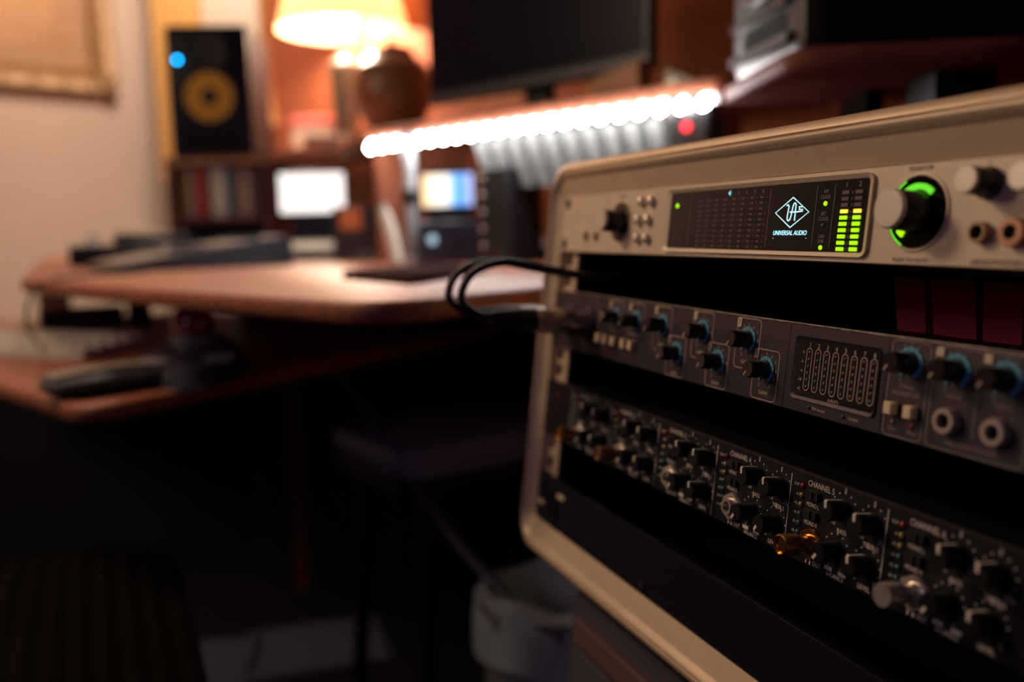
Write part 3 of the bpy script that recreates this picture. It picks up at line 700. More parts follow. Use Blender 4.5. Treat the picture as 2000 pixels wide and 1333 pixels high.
wedge(.16, .16, .022, .034).build('body', BLK, dv); MB().loft([[(-.072, -.07, .0222), (.072, -.07, .0222), (.072, .07, .0345), (-.072, .07, .0345)], [(-.072, -.07, .0235), (.072, -.07, .0235), (.072, .07, .0358), (-.072, .07, .0358)]]).build('top_panel', mat('mid_grey', (.40, .42, .46), .4), dv)

# ---- hutch: shelf board above the desk, uprights, LED strip, grey panel with light scallops
hutch = W('desk_hutch', (-.2, 1.8, ZD), 'raised red-brown shelf board standing on the desk under the monitor', 'shelf')
A_ = Vector((-.785, 2.08)); B_ = Vector((-.40, 2.06)); C_ = Vector((-.262, 1.63)); D_ = Vector((.262, 1.105))
u = (D_-C_).normalized(); nb = Vector((-u.y, u.x)) if Vector((-u.y, u.x)).dot(Vector((1, 1))) > 0 else Vector((u.y, -u.x))
poly = [A_, B_, C_, D_, D_+nb*.30, Vector((-.25, 2.03)), Vector((-.70, 2.47)), Vector((-.90, 2.40))]
wb(board(rounded([(p.x, p.y) for p in poly], .02, 4), ZS, ZS+.018, .003), 'shelf_board', WOOD, hutch, ang=50)
def post(p, z0, z1, wx=.012, dx=.22, m_=WOOD, nm='upright'):
    a = Vector(p); b = a+nb*dx; q = u*wx
    wb(MB().prism([(a.x, a.y), (a.x+q.x, a.y+q.y), (b.x+q.x, b.y+q.y), (b.x, b.y)], z0, z1), nm, m_, hutch, smooth=False)
post(C_+nb*.03, ZD, ZS); post(C_+u*.60+nb*.05, ZD, ZS, .018, .20); 
# LED strip hanging under the front edge
sd = C_+u*.02+nb*.004; L_ = (D_-C_).length-.03
ls = W('led_strip', (sd.x, sd.y, ZS), 'bright white LED light strip under the shelf edge', 'light strip', dirz(u))
MB().box(0, L_, -.001, .012, -.012, -.0005).build('channel', mat('strip_channel', (.4, .4, .42), .4, .3), ls)
LEDM = mat('led_white', (.9, .9, .9), .4, emit=(1.0, .95, .93), es=78)
NL_ = 22; dm = None
for i in range(NL_):
    o = MB().lathe([(.0001, 0), (.0068, 0), (.0072, -.008), (.0052, -.0150), (.0001, -.018)], 'z', n=12).build('diode', LEDM, ls) if dm is None else link('diode', dm, ls)
    dm = o.data; o.location = ((i+.5)/NL_*L_, -.001, -.007); o.rotation_euler.x = -.9
# grey panel below the strip; the LEDs' light cones are shaped as fins
rp = W('scallop_panel', ((C_+u*.27+nb*.030).x, (C_+u*.27+nb*.030).y, ZS-.096), 'grey panel below the light strip with light cones shaped as fins', 'panel', dirz(u))
GP = mat('scallop_grey', (.14, .15, .15), .5); n_ = 12; pw = .445/n_; fmesh = None
MB().box(0, .445, .012, .016, 0, .073).build('backing', mat('scallop_backing', (.02, .02, .024), .7), rp)
for i in range(n_):
    o = MB().loft([[(pw*.42, .012, 0), (pw*.52, .008, 0), (pw*.80, .008, 0), (pw*.95, .012, 0)], [(pw*.02, .012, .076), (pw*.10, -.010, .076), (pw*.78, -.010, .076), (pw*.92, .012, .076)]]).build('scallop_fin', GP, rp, smooth=False) if fmesh is None else link('scallop_fin', fmesh, rp)
    fmesh = o.data; o.location = (i*pw, 0, 0)
# clutter under the hutch
def screen_mat(name, f):
    M = bpy.data.materials.new(name); M.use_nodes = True; nt = M.node_tree; b = nt.nodes['Principled BSDF']
    tc = nt.nodes.new('ShaderNodeTexCoord'); sp = nt.nodes.new('ShaderNodeSeparateXYZ'); rr = nt.nodes.new('ShaderNodeValToRGB')
    nt.links.new(tc.outputs['Generated'], sp.inputs[0]); nt.links.new(sp.outputs[0], rr.inputs[0])
    rr.color_ramp.interpolation = 'EASE'
    for i, (p, c) in enumerate(f):
        e = rr.color_ramp.elements[i] if i < 2 else rr.color_ramp.elements.new(p)
        e.position = p; e.color = (*c, 1)
    nt.links.new(rr.outputs[0], b.inputs['Emission Color']); b.inputs['Emission Strength'].default_value = 1.6; b.inputs['Base Color'].default_value = (.02, .02, .02, 1)
    return M
tp = PD(873, 372, 1.55)
tab = W('small_tablet', (tp.x, tp.y, ZD), 'small lit screen showing cream and blue picture under the shelf', 'tablet', -.25)
zt_ = tp.z-ZD
MB().box(-.052, .052, 0, .008, zt_-.033, zt_+.033, .003).build('case', BLK, tab)
MB().box(-.046, .046, -.0008, 0, zt_-.027, zt_+.028).build('screen', screen_mat('picture_screen', [(0, (1, .62, .30)), (1, (.5, .5, .8)), (.30, (1, .9, .72)), (.5, (.9, .85, .8)), (.66, (.08, .38, .85)), (.84, (.10, .30, .8))]), tab)
MB().box(-.04, .04, .008, .012, 0, zt_).box(-.05, .05, -.02, .05, 0, .006).build('stand', BLK, tab)
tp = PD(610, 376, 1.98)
tb2 = W('white_glow_panel', (tp.x, tp.y, ZD), 'added glowing white panel beside the disc rack', 'tablet', .02)
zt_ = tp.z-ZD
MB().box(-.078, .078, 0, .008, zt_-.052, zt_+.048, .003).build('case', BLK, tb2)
MB().box(-.072, .070, -.0008, 0, zt_-.044, zt_+.042).build('screen', mat('white_glow', (.1, .1, .1), .3, emit=(1, .90, .84), es=1.5), tb2)  # bright white patch built as an added glowing panel
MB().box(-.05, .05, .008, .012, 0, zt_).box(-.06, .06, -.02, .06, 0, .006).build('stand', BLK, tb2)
def gadget(px, py, d, w_, dd, h_, label, name, cat, m_, rz=0, top=None):
    p = PD(px, py, d); r = W(name, (p.x, p.y, ZD), label, cat, rz)
    MB().box(-w_/2, w_/2, -dd/2, dd/2, 0, h_, .004).build('body', m_, r)
    return r
g = gadget(1000, 400, 1.42, .055, .10, .150, 'tall black equipment box beside orange panel under shelf', 'tall_box', 'equipment', BLK, -.6)
for i in range(5): MB().lathe([(.0001, -.0535), (.0035, -.053), (.0042, -.050)], 'y', (-.022, 0, .030+i*.026), n=12).build('stud', CHROME, g)
g = gadget(905, 430, 1.50, .13, .09, .070, 'low black device with one pale blue light under small screen', 'desktop_device', 'device', NAVY, -.2)
MB().lathe([(.0001, -.048), (.007, -.0475), (.008, -.044)], 'y', (-.042, 0, .040), n=16).build('lamp_button', mat('pale_blue_light', (.2, .3, .35), .3, emit=(.35, .55, .62), es=1.0), g)
for x in (.0, .03): MB().lathe([(.008, -.044), (.007, -.055), (.0001, -.056)], 'y', (x, 0, .035), n=16).build('knob', BLK, g)
g = gadget(700, 410, 1.78, .09, .08, .105, 'brown-black box with orange patch behind the light strip end', 'dark_box', 'box', mat('brown_black', (.03, .018, .018), .5), 0)
MB().box(-.030, .012, -.0415, -.040, .060, .100).build('orange_patch', mat('orange_patch', (.6, .16, .05), .5), g)
# grey stand pole and a leaning white pen
p = PD(803, 400, 1.52); r = W('grey_post', (p.x, p.y, ZD), 'grey metal post under left part of light strip', 'post')
MB().lathe([(.030, 0), (.030, .006), (.011, .010), (.011, .215), (.009, .219), (.0001, .219)], 'z', n=20).build('pole', mat('post_grey', (.28, .29, .31), .35, .3), r)
MB().lathe([(.014, .10), (.015, .104), (.015, .120), (.014, .124)], 'z', n=20).build('collar', BLK, r)
p = PD(775, 470, 1.42); r = W('white_handset', (p.x, p.y, ZD), 'slim white handset leaning beside the grey post', 'handset')
MB().tube([(0, 0, .004), (-.006, .012, .035), (-.018, .024, .075), (-.024, .028, .092)], [.009, .011, .011, .008], 12).build('body', WHITE, r)
MB().tube([(-.0245, .0265, .0925), (-.0255, .0275, .0965)], .0082, 12).build('end_cap', mat('grey_cap', (.3, .28, .3), .4), r)

# ---- disc rack on the desk at the left, under the speaker
cd = W('disc_rack', (-.72, 2.15, ZD), 'dark red wooden disc rack standing on the desk under the left speaker', 'rack')
x0, x1 = -.782, -.548
for a, b in ((x0, x0+.014), (x1-.014, x1)): wb(MB().box(a, b, 2.08, 2.28, ZD, ZS), 'side_panel', DWOOD, cd)
wb(MB().box(x0+.014, x1-.014, 2.08, 2.28, ZD+.085, ZD+.095), 'inner_shelf', DWOOD, cd); wb(MB().box(x0+.014, x1-.014, 2.27, 2.28, ZD, ZS), 'back_panel', DWOOD, cd)
x = x0+.018
for i, (wd, c_, h_, lab) in enumerate(((.014, (.50, .33, .03), .118, 'mustard yellow case, leftmost in the disc rack'), (.020, (.28, .20, .18), .115, 'grey-brown case beside the mustard yellow one'), (.028, (.42, .02, .03), .114, 'red case in the disc rack under the speaker'), (.006, (.05, .03, .05), .119, 'thin dark case right of the red one'), (.036, (.60, .56, .50), .116, 'wide cream white case in the disc rack'), (.010, (.10, .20, .28), .117, 'thin blue case beside the cream white one'), (.008, (.04, .03, .05), .113, 'black case right of the thin blue one'), (.036, (.34, .21, .17), .112, 'broad tan case at right in the disc rack'), (.012, (.16, .11, .11), .116, 'dark brown case, rightmost in the disc rack'))):
    r = W('disc_case', (x+wd/2, 2.165, ZD+.095), lab, 'disc case', 0, 'cases standing in the disc rack')
    MB().box(-wd/2, wd/2, -.062, .062, 0, h_, .0015).build('cover', mat('case_%d' % i, c_, .45), r)
    MB().box(-wd/2+.002, wd/2-.002, -.0625, -.062, h_*.15, h_*.7).build('spine_label', mat('spine_%d' % i, tuple(min(1, q*1.25+.02) for q in c_), .5), r)
    x += wd+.0015
r = W('black_recorder', (-.665, 2.165, ZD), 'black unit in the lower bay of the disc rack', 'recorder')
MB().box(-.09, .09, -.075, .08, 0, .060, .004).build('body', BLK, r)
for x in (-.05, .03): MB().lathe([(.010, -.075), (.009, -.087), (.0001, -.088)], 'y', (x, 0, .03), n=16).build('knob', BLK, r)

# ---- studio speakers
SPK = mat('speaker_black', (.008, .006, .020), .5, spec=.3, bump=.15, bscale=600)
VIN = mat('speaker_side', (.035, .013, .013), .75, spec=.08, bump=.2, bscale=400)
CONE = mat('yellow_cone', (.70, .36, .03), .55)
def speaker(loc, rz, w_, h_, d_, side_m, cone_m, front_m, ringed, label):
    r = W('studio_speaker', loc, label, 'speaker', rz)
    MB().box(-w_/2, w_/2, .018, d_, 0, h_, .004).build('cabinet', side_m, r)
    fr = MB().loft([[(x, .018, z) for x, z in rrect(-w_/2, w_/2, 0, h_, .012)], [(x, .004, z) for x, z in rrect(-w_/2, w_/2, 0, h_, .012)], [(x, 0, z) for x, z in rrect(-w_/2+.006, w_/2-.006, .006, h_-.006, .010)]]); fr.build('baffle', front_m, r)
    wz = h_*.46; R1 = w_*.36
    if ringed: MB().lathe([(R1*1.14, -.0005), (R1*1.13, -.008), (R1*1.04, -.010), (R1*.98, -.003)], 'y', (0, 0, wz), n=40, cap=False).build('woofer_frame', ringed, r)
    MB().lathe([(R1, -.0005), (R1*.95, -.005), (R1*.86, -.005), (R1*.80, -.0005)], 'y', (0, 0, wz), n=40, cap=False).build('surround', BLK, r)
    MB().lathe([(R1*.84, -.0030), (R1*.78, -.0026), (R1*.30, -.0012), (R1*.28, -.0012)], 'y', (0, 0, wz), n=40, cap=False).build('woofer_cone', cone_m, r)
    MB().lathe([(R1*.28, -.0012), (R1*.25, -.004), (R1*.13, -.007), (.0001, -.008)], 'y', (0, 0, wz), n=28).build('dust_cap', BLK if not ringed else ringed, r)
    tz = h_*.80; R2 = w_*.17
    MB().lathe([(R2*1.5, -.0005), (R2*1.35, -.004), (R2*.6, -.0015), (R2*.5, -.004), (.0001, -.006)], 'y', (0, 0, tz), n=32).build('tweeter', mat('tweeter_dark', (.012, .010, .016), .55) if not ringed else ringed, r)
    MB().prismy(rrect(-w_*.32, w_*.32, h_*.075, h_*.155, .010), -.0012, .001).build('bass_port', mat('port_black', (.001, .001, .001), .9), r)
    return r
p = PD(425, 316, 2.08)
sp1 = speaker((-.675, 2.09, ZS+.018), math.radians(4), .182, .292, .245, VIN, CONE, SPK, None, 'black studio speaker with yellow woofer cone and blue light')
MB().lathe([(.0046, -.0005), (.0044, -.003), (.0001, -.0042)], 'y', (-.066, 0, .216), n=18).build('power_light', mat('blue_light', (.0, .2, .5), .3, emit=(0.0, .42, 1.0), es=14), sp1)
GB = mat('grey_baffle', (.075, .07, .068), .45, .1)
v_s = Vector((-.118, .993)); 
ZR = .962
sp2 = speaker((.275, .982, ZR), math.radians(-83.5), .182, .30, .255, mat('cab_black', (.006, .005, .010), .5), BLK, GB, mat('cone_grey', (.20, .19, .18), .3, .3), 'black studio speaker with grey front on the right hand shelf')
MB().prismy(rrect(-.075, .075, .050, .056, .002), -.0100, .001).build('port_lip', GB, sp2); MB().prismy(rrect(-.080, .080, .012, .022, .004), -.010, .001).build('lower_lip', GB, sp2)
# right hand shelf the second speaker stands on
rs = W('side_shelf', (.5, 1.0, ZR-.02), 'dark red wooden side shelf carrying the right hand speaker', 'shelf')
wb(board(rounded([(.262, 1.120, .02), (.270, .872, .03), (.45, .845), (.98, .87), (.86, 1.12)], .02, 6), ZR-.020, ZR, .004), 'shelf_board', mat('matt_red_wood', (0.14, 0.040, 0.032), .65, spec=.25, var=.25, vscale=14, stretch=(1, 8, 1)), rs, ang=50)
wb(MB().box(.40, .42, 1.02, 1.10, ZD, ZR-.02), 'bracket', BLK, rs)
for x, y in ((.70, .98), (.45, .93)): wb(MB().box(x-.03, x+.03, y-.03, y+.03, ZD if y > .95 and x > .6 else ZR-.075, ZR-.02), 'support_block', BLK, rs)

# ---- monitor on its foot
mo_a = PD(838, 200, 1.57); mo_b = PD(1270, 108, 1.23)
md = Vector((mo_b.x-mo_a.x, mo_b.y-mo_a.y)); mw_ = md.length; zb_ = 1.014
mon = W('monitor', ((mo_a.x+mo_b.x)/2, (mo_a.y+mo_b.y)/2, ZS+.018), 'large black monitor with dark screen standing on the raised shelf', 'monitor', dirz(md))
z0 = zb_-(ZS+.018)
MB().box(-mw_/2, mw_/2, 0, .022, z0, z0+.32, .004).build('housing', BLK, mon)
MB().box(-mw_/2+.010, mw_/2-.010, -.0008, .0002, z0+.022, z0+.31).build('screen', mat('off_screen', (.006, .004, .014), .3, spec=.12), mon)
MB().box(-mw_/2+.002, mw_/2-.002, -.0012, .0002, z0+.003, z0+.018).build('lower_bezel', mat('bezel_grey', (.045, .04, .05), .35), mon)
MB().box(-.03, .03, .022, .040, .006, z0+.16, .004).build('neck', BLK, mon); MB().prism(rounded([(-.11, -.03), (.11, -.03), (.11, .12), (-.11, .12)], .02), 0, .008).build('foot', BLK, mon)
def onshelf(px, d): p = PD(px, 300, d); return (p.x, p.y, ZS+.018)
r = W('wooden_block', onshelf(1215, 1.245), 'small tan wooden block on the shelf below the monitor corner', 'block', dirz(md))
MB().loft([[(-.040, -.015, 0), (.040, -.015, 0), (.040, .015, 0), (-.040, .015, 0)], [(-.040, -.015, .026), (.040, -.015, .042), (.040, .015, .042), (-.040, .015, .026)]]).build('body', mat('tan_wood', (.36, .17, .08), .5, var=.2, vscale=40), r)
MB().box(-.030, .030, -.0155, -.0150, .006, .010).build('groove', DWOOD, r)
r = W('amber_bottle', onshelf(1160, 1.27), 'tiny amber bottle beside the wooden block', 'bottle')
MB().lathe([(.011, 0), (.011, .014), (.005, .018), (.005, .022)], 'z', n=16).build('glass', mat('amber', (.5, .22, .03), .2), r); MB().lathe([(.006, .022), (.006, .028), (.0001, .028)], 'z', n=14).build('stopper', BLK, r)
r = W('dark_trinket', onshelf(1330, 1.19), 'small dark wedge on the shelf right of the wooden block', 'ornament', dirz(md))
MB().loft([[(-.02, -.01, 0), (.03, -.01, 0), (.03, .02, 0), (-.02, .02, 0)], [(-.02, -.006, .028), (.026, -.004, .008), (.026, .016, .008), (-.02, .016, .028)]]).build('body', BLK, r); MB().box(-.018, .0, -.0112, -.009, .006, .010).build('trim', CHROME, r)
# red light, and pale balls standing in for blurred light spots
p = PD(1340, 248, 1.12)
r = W('power_strip', (p.x, p.y, p.z-.02), 'small black power block with red light hanging at strip end', 'power block', dirz(u))
MB().box(-.03, .03, .002, .030, 0, .06, .003).build('body', BLK, r); MB().lathe([(.0052, .002), (.005, -.002), (.0001, -.003)], 'y', (.0, 0, .020), n=16).build('red_light', mat('red_glow', (.4, 0, 0), .3, emit=(1, .03, .05), es=4), r)
for px, py, lab in ((1385, 210, 'upper small pale ball standing for a light spot at the strip end'), (1384, 253, 'lower small pale ball standing for a light spot below the strip end')):
    p = PD(px, py, 1.15); r = W('spot_ball', p, lab, 'hook')
    MB().lathe([(.0001, -.004), (.0030, -.003), (.004, 0), (.003, .003), (.0001, .004)], 'z', n=14).build('ball', mat('pale_spot', (.8, .8, .8), .35, .2), r); MB().box(-.001, .001, .0, .05, -.001, .001).build('stem', CHROME, r)

# ---- cabinet behind the hutch with the lamp, jar and boxes
LP = PD(670, 60, 2.38); ZC = 1.028
cab = W('side_cabinet', (LP.x+.02, LP.y+.10, 0), 'brown wooden cabinet behind the desk carrying the lamp', 'cabinet', -math.pi/4)
MB().box(-.28, .30, -.15, .08, .08, ZC-.02, .003).build('body', DWOOD, cab); MB().box(-.30, .32, -.17, .09, ZC-.02, ZC, .004).build('top', WOOD, cab)
for s_ in (-1, 1):
    d_ = MB().box(-.13, .13, -.165, -.150, .12, ZC-.06, .003).build('door', WOOD, cab, (s_*.14+.01, 0, 0)); MB().lathe([(.012, -.166), (.014, -.180), (.0001, -.184)], 'y', (-s_*.10, 0, .7), n=16).build('knob', BRASS, d_)
    MB().box(-.025, .025, -.13, .06, 0, .08).build('foot', DWOOD, cab, (s_*.25, 0, 0))
lamp = W('table_lamp', (LP.x, LP.y, ZC), 'table lamp with lit white shade and pale column base', 'lamp')
CER = mat('lamp_ceramic', (.15, .13, .12), .35)
MB().lathe([(.052, 0), (.054, .012), (.040, .024), (.036, .05), (.040, .17), (.044, .20), (.040, .214), (.022, .226), (.014, .236), (.013, .270), (.0001, .270)], 'z', n=32).build('base', CER, lamp)
MB().lathe([(.006, .27), (.006, .46), (.0001, .46)], 'z', n=12).build('stem', BRASS, lamp)
sz = LP.z-ZC
SHD = bpy.data.materials.new('lamp_shade'); SHD.use_nodes = True; nt = SHD.node_tree; nt.nodes.remove(nt.nodes['Principled BSDF'])
df = nt.nodes.new('ShaderNodeBsdfDiffuse'); tr = nt.nodes.new('ShaderNodeBsdfTranslucent'); mxn = nt.nodes.new('ShaderNodeMixShader')
df.inputs[0].default_value = (.85, .70, .52, 1); tr.inputs[0].default_value = (.86, .70, .50, 1)
nt.links.new(df.outputs[0], mxn.inputs[1]); nt.links.new(tr.outputs[0], mxn.inputs[2]); nt.links.new(mxn.outputs[0], nt.nodes['Material Output'].inputs[0]); mxn.inputs[0].default_value = .38
MB().lathe([(.172, sz), (.105, sz+.24), (.1035, sz+.24), (.1705, sz)], 'z', n=48, cap=False).build('shade', SHD, lamp)
MB().lathe([(.0001, sz+.108), (.022, sz+.112), (.030, sz+.130), (.026, sz+.150), (.014, sz+.175), (.0001, sz+.178)], 'z', n=24).build('bulb', mat('bulb_glass', (.9, .9, .9), .4, emit=(1, .80, .55), es=14), lamp)
mb = MB()
for a in (0, 2.094, 4.189): mb.tube([(0, 0, sz+.20), (.112*math.cos(a), .112*math.sin(a), sz+.21)], .0015, 6)
mb.build('shade_spider', BRASS, lamp)
bl = bpy.data.lights.new('lamp_bulb', 'POINT'); bl.energy = 21; bl.color = (1, .80, .60); bl.shadow_soft_size = .04
bo = bpy.data.objects.new('lamp_bulb', bl); COL.objects.link(bo); bo.location = (LP.x, LP.y, ZC+sz+.055)
jp = PD(768, 185, 2.22)
jar = W('lidded_jar', (jp.x, jp.y, ZC), 'round brown lidded jar beside the table lamp', 'jar')
MB().lathe([(.035, 0), (.062, .014), (.094, .070), (.102, .120), (.090, .170), (.056, .200)], 'z', n=36).build('bowl', mat('brown_glaze', (.30, .14, .075), .3, var=.15, vscale=20), jar)
MB().lathe([(.057, .200), (.052, .214), (.020, .226), (.008, .230), (.010, .242), (.0001, .246)], 'z', n=28).build('lid', mat('dark_glaze', (.22, .10, .06), .3), jar)
p = PD(628, 300, 2.24)
r = W('white_box', (p.x+.0, p.y+.02, ZS+.018), 'white box on the shelf between speaker and lamp', 'box', .1); MB().box(-.045, .040, -.03, .03, 0, .055, .004).build('body', mat('white_card', (.8, .74, .70), .6), r); MB().box(-.046, .041, -.031, .031, .055, .062, .002).build('lid', mat('grey_card', (.5, .45, .45), .6), r)
p = PD(615, 260, 2.50)
r = W('pink_white_box', (p.x, p.y, ZC), 'white box with pink lid on the cabinet beside the lamp', 'box', -.1); MB().box(-.060, .060, -.03, .03, 0, .062, .006).build('body', mat('white_card', (.8, .74, .70), .6), r); MB().box(-.062, .062, -.032, .032, .062, .086, .006).build('pink_lid', mat('pink_card', (.75, .18, .17), .6), r)

# ---- left wall: gilt picture frame; corner: gold curtain and blind
GILT = mat('gilt', (.34, .20, .09), .45, .2, bump=.8, bscale=60, var=.25, vscale=35)
# find where the lower right corner of the frame meets the left wall
def onwall(px, py, P, N):
    v = RW*((px-1000)/FPX)+UW*((666.5-py)/FPX)+FW; return CAM+v*((P-CAM).dot(N)/v.dot(N))
fc = onwall(232, 188, CORN+NL*.03, NL)
M4 = Matrix.Identity(4)
ex = Vector((s2, s2, 0)); ey = Vector((-s2, s2, 0)); ez = Vector((0, 0, 1))     # ex along the wall to the right, ey into the wall
for c_, a in enumerate((ex, ey, ez)):
    for r_ in range(3): M4[r_][c_] = a[r_]
FWd, FHt = 1.0, .80
M4.translation = CORN*0 + Vector((fc.x, fc.y, fc.z)) - ex*FWd/2 + NL*0
M4.translation += NL*(-.03)
pf = empty('picture_frame', M4, 'ornate gilt picture frame hanging on the cream left wall', 'picture frame')
def fprof(ins, y): return [(-FWd/2+ins, y, ins), (FWd/2-ins, y, ins), (FWd/2-ins, y, FHt-ins), (-FWd/2+ins, y, FHt-ins)]
MB().loft([fprof(0, -.002), fprof(0, -.030), fprof(.012, -.048), (fprof(.030, -.040)), fprof(.050, -.026), fprof(.064, -.030), fprof(.078, -.034), fprof(.090, -.022), fprof(.098, -.012)], cap=False).build('moulding', GILT, pf)
MB().box(-FWd/2+.09, FWd/2-.09, -.012, -.004, .09, FHt-.09).build('mount', mat('picture_mount', (.42, .24, .14), .7), pf)
MB().box(-FWd/2+.15, FWd/2-.15, -.0135, -.0115, .15, FHt-.15).build('canvas', mat('old_canvas', (.46, .26, .13), .7, var=.3, vscale=4), pf)
for sx, sz_ in ((1, 0), (-1, 0), (1, 1), (-1, 1)):
    mb = MB()
    for q in range(5):
        a = q*1.25; cx_, cz_ = sx*(FWd/2-.035)+.022*math.cos(a)*(q > 0), (.035 if not sz_ else FHt-.035)+.022*math.sin(a)*(q > 0)
        mb.lathe([(.020, -.030), (.018, -.046), (.010, -.056), (.0001, -.059)], 'y', (cx_, 0, cz_), n=12)
    mb.build('corner_ornament', GILT, pf)
for q in range(9):
    MB().lathe([(.012, -.036), (.009, -.050), (.0001, -.054)], 'y', (-.4+.1*q, 0, .030), n=10).build('bead', GILT, pf)
# curtain: folded cloth hanging in the corner
cu = empty('curtain', Matrix.Translation(CORN+BD*.37+NB*.05) @ Matrix.Rotation(-math.pi/4, 4, 'Z'), 'golden curtain hanging in the room corner behind speaker', 'curtain')
n_ = 72; top = []; bot = []
def cy_(t): return .024*math.sin(t*math.pi*9)+.008*math.sin(t*31)
rows = []
for z in (1.0, 1.3, 1.7, 2.1, 2.42):
    rows.append([(-.17+.34*i/n_*(1-.06*(z < 1.2)), cy_(i/n_)*(1 if z < 2.3 else .7), z) for i in range(n_+1)]+[(-.17+.34*i/n_*(1-.06*(z < 1.2)), cy_(i/n_)*(1 if z < 2.3 else .7)+.002, z) for i in range(n_, -1, -1)])
MB().loft(rows).build('cloth', mat('gold_cloth', (.72, .40, .12), .8), cu)
MB().tube([(-.20, 0, 2.44), (.24, 0, 2.44)], .010, 12).build('rail', BRASS, cu)
wn = empty('window_1', Matrix.Translation(CORN+BD*.67+NB*.0) @ Matrix.Rotation(-math.pi/4, 4, 'Z'), None, None); wn['kind'] = 'structure'
MB().box(-.24, .24, -.020, 0, 1.18, 2.2).build('blind', mat('white_blind', (.95, .86, .74), .8), wn)
for x in (-.26, .24): MB().box(x, x+.02, -.030, 0, 1.16, 2.22).build('window_frame', mat('frame_wood', (.55, .30, .12), .5), wn)
MB().box(-.27, .27, -.035, 0, 1.14, 1.16).build('window_sill', mat('frame_wood', (.55, .30, .12), .5), wn)

# ---- below the desk: chair, stool, cable, waste bin, papers, stand of the rack
ch = W('armchair', (-.62, .78, 0), 'dark brown ribbed armchair in the shadow at lower left', 'armchair', math.radians(25))
RIB = mat('ribbed_cloth', (.004, .0015, .0015), .95, spec=.1, bump=.3, bscale=200)
rings = []
NR = 26
for k_ in range(NR*2+1):
    t = -1+2*k_/(NR*2); rr = .005 if k_ % 2 else 0
    prf = [(-.26, .26), (-.27, .34), (-.24, .40), (-.10, .425), (.10, .43), (.24, .41), (.27, .36), (.26, .26)]
    sc = 1-.10*abs(t)**4
    rings.append([(t*.30, y*sc, .26+(z-.26)*sc+rr*(z > .3)) for y, z in prf])
MB().loft(rings).build('seat', RIB, ch)
rings = []
for k_ in range(21):
    a = math.radians(205-110*k_/20)
    rings.append([((.26+q)*math.cos(a), (.22+q)*math.sin(a), zz) for q, zz in ((0, .28), (.0, .50), (.012, .52), (.030, .50), (.030, .28))])
MB().loft(rings).build('backrest', mat('chair_frame', (.020, .008, .024), .7), ch)
for sx in (-1, 1):
    for sy in (-1, 1): MB().lathe([(.013, 0), (.020, .27), (.0001, .27)], 'z', (sx*.24, sy*.20, 0), n=14).build('leg', DWOOD, ch)
st = W('stool', (-.045, 1.32, 0), 'low grey padded stool under the desk', 'stool', math.radians(35))
MB().prism(rounded([(-.20, -.13), (.20, -.13), (.20, .13), (-.20, .13)], .05, 6), .455, .480).build('seat_board', BLK, st)
MB().loft([[(x*k, y*k, z) for x, y in rounded([(-.20, -.13), (.20, -.13), (.20, .13), (-.20, .13)], .05, 6)] for k, z in ((1, .48), (1.02, .495), (1, .512), (.93, .52))]).build('cushion', mat('grey_vinyl', (.15, .12, .17), .35), st)
for sx in (-1, 1):
    for sy in (-1, 1): MB().tube([(sx*.15, sy*.09, .455), (sx*.18, sy*.11, 0)], .012, 10).build('leg', BLK, st)
r = W('loose_cable', (-.2, 1.5, 0), 'dark purple-grey cable sagging below the desk towards the bin', 'cable')
ps = [PD(640, 700, 1.40), PD(720, 800, 1.30), PD(830, 975, 1.12), PD(910, 1080, 1.05), PD(1000, 1180, .98), PD(1040, 1260, .97)]
wb(MB().tube(bez([tuple(p) for p in ps], 40), .006, 10), 'cord', mat('cable_purple', (.045, .035, .075), .5), r)
bp_ = PD(1085, 1330, 1.0)
bn = W('waste_bin', (bp_.x, bp_.y+.02, 0), 'pale grey waste bin beside the rack stand', 'bin')
zt_ = PD(1065, 1165, 1.0).z
MB().lathe([(.065, 0), (.082, zt_-.02), (.086, zt_-.02), (.087, zt_), (.082, zt_), (.080, zt_-.02), (.062, .006), (.0001, .006)], 'z', n=36).build('body', mat('bin_plastic', (.16, .14, .16), .45), bn)
rings = []
for z, rr in ((zt_-.06, .0885), (zt_-.01, .0895), (zt_+.004, .086), (zt_+.012, .072), (zt_-.03, .060), (zt_-.09, .050)):
    rings.append([((rr+.004*math.sin(a*7+z*90))*math.cos(a), (rr+.004*math.sin(a*7+z*90))*math.sin(a), z+.006*math.sin(a*5)) for a in [2*math.pi*i/40 for i in range(40)]])
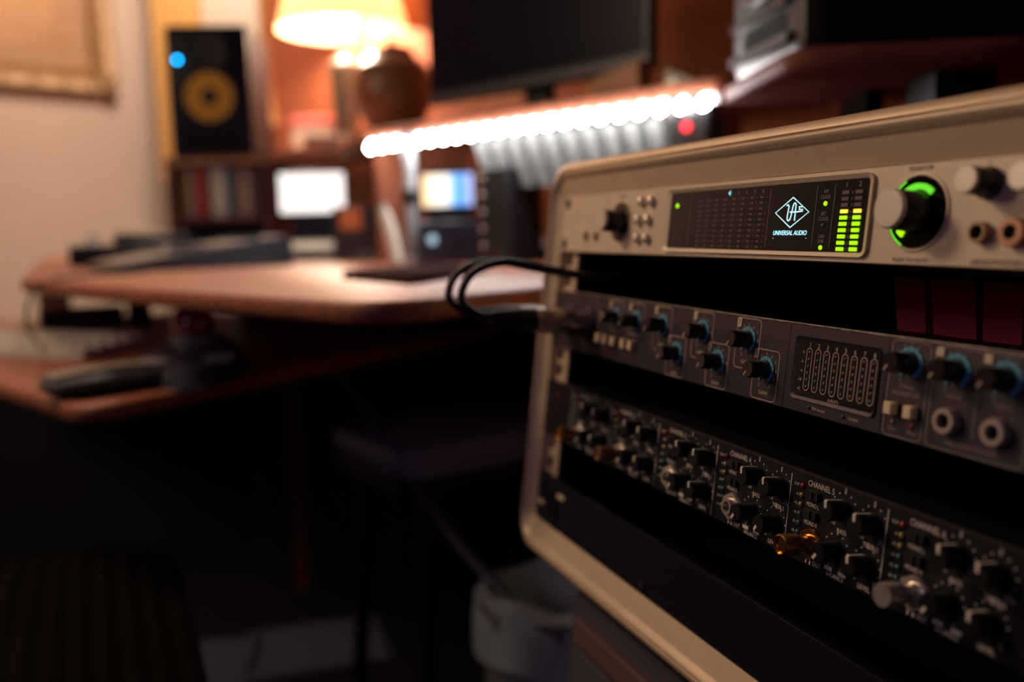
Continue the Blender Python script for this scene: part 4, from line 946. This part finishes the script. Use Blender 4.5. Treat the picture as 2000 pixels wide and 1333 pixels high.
MB().loft(rings, cap=False).build('bag', mat('bag_film', (.34, .38, .40), .35), bn)
for i, (px, py, d, lab, rz) in enumerate(((620, 1260, 1.05, 'bluish white sheet on the floor nearer the bin', .3), (360, 1300, 1.15, 'bluish sheet on the floor partly behind the armchair', .1))):
    p = PD(px, py, d); v_ = (p-CAM).normalized(); q = CAM+v_*((.004-CAM.z)/v_.z)
    r = W('paper_sheet', (q.x, q.y, 0), lab, 'paper', rz)
    MB().box(-.13, .13, -.10, .10, .001, .004).build('sheet', mat('blue_paper', (.16, .17, .30), .8), r); MB().box(-.10, .12, -.09, .09, .004, .0055).build('top_sheet', mat('blue_paper_b', (.20, .20, .32), .8), r)
# cabinet with mesh front under the rack
zr = (RACK @ Vector((.2, .1, -.26))).z
rst = empty('rack_stand', rk(.25, .16, -.252), 'grey mesh-fronted box that the rack case stands on', 'stand')
H_ = .252
dz = []
MESH = mat('grey_mesh', (.10, .085, .095), .5, .2, bump=1.0, bscale=1400)
hh = .20
for lx in (-.215, .215): pass
MB().box(-.215, .215, -.150, .150, -hh, -.006, .003).build('body', mat('stand_grey', (.075, .06, .075), .5), rst)
MB().box(-.200, .200, -.1530, -.150, -.19, -.045, .001).build('mesh_front', MESH, rst)
MB().box(-.200, .200, -.1560, -.150, -.040, -.022, .002).build('upper_band', mat('band_brown', (.16, .105, .085), .45, .3), rst)
for sx in (-1, 1): MB().box(-.02, .02, -.12, .12, -.006, 0).build('spacer', BLK, rst, (sx*.15, 0, 0))
ped = W('pedestal', ((RACK @ Vector((.25, .16, -.45))).x, (RACK @ Vector((.25, .16, -.45))).y, 0), 'dark plinth cabinet under the mesh-fronted box', 'plinth', math.atan2(rot[1][0], rot[0][0]))
hz = min((RACK @ Vector((x, y, -.252-hh))).z for x in (.035, .465) for y in (.01, .31))
MB().box(-.20, .20, -.13, .13, 0, hz-.001, .004).build('body', BLKM, ped)
MB().box(-.19, .19, -.136, -.13, .02, hz-.03, .003).build('door', BLKM, ped)
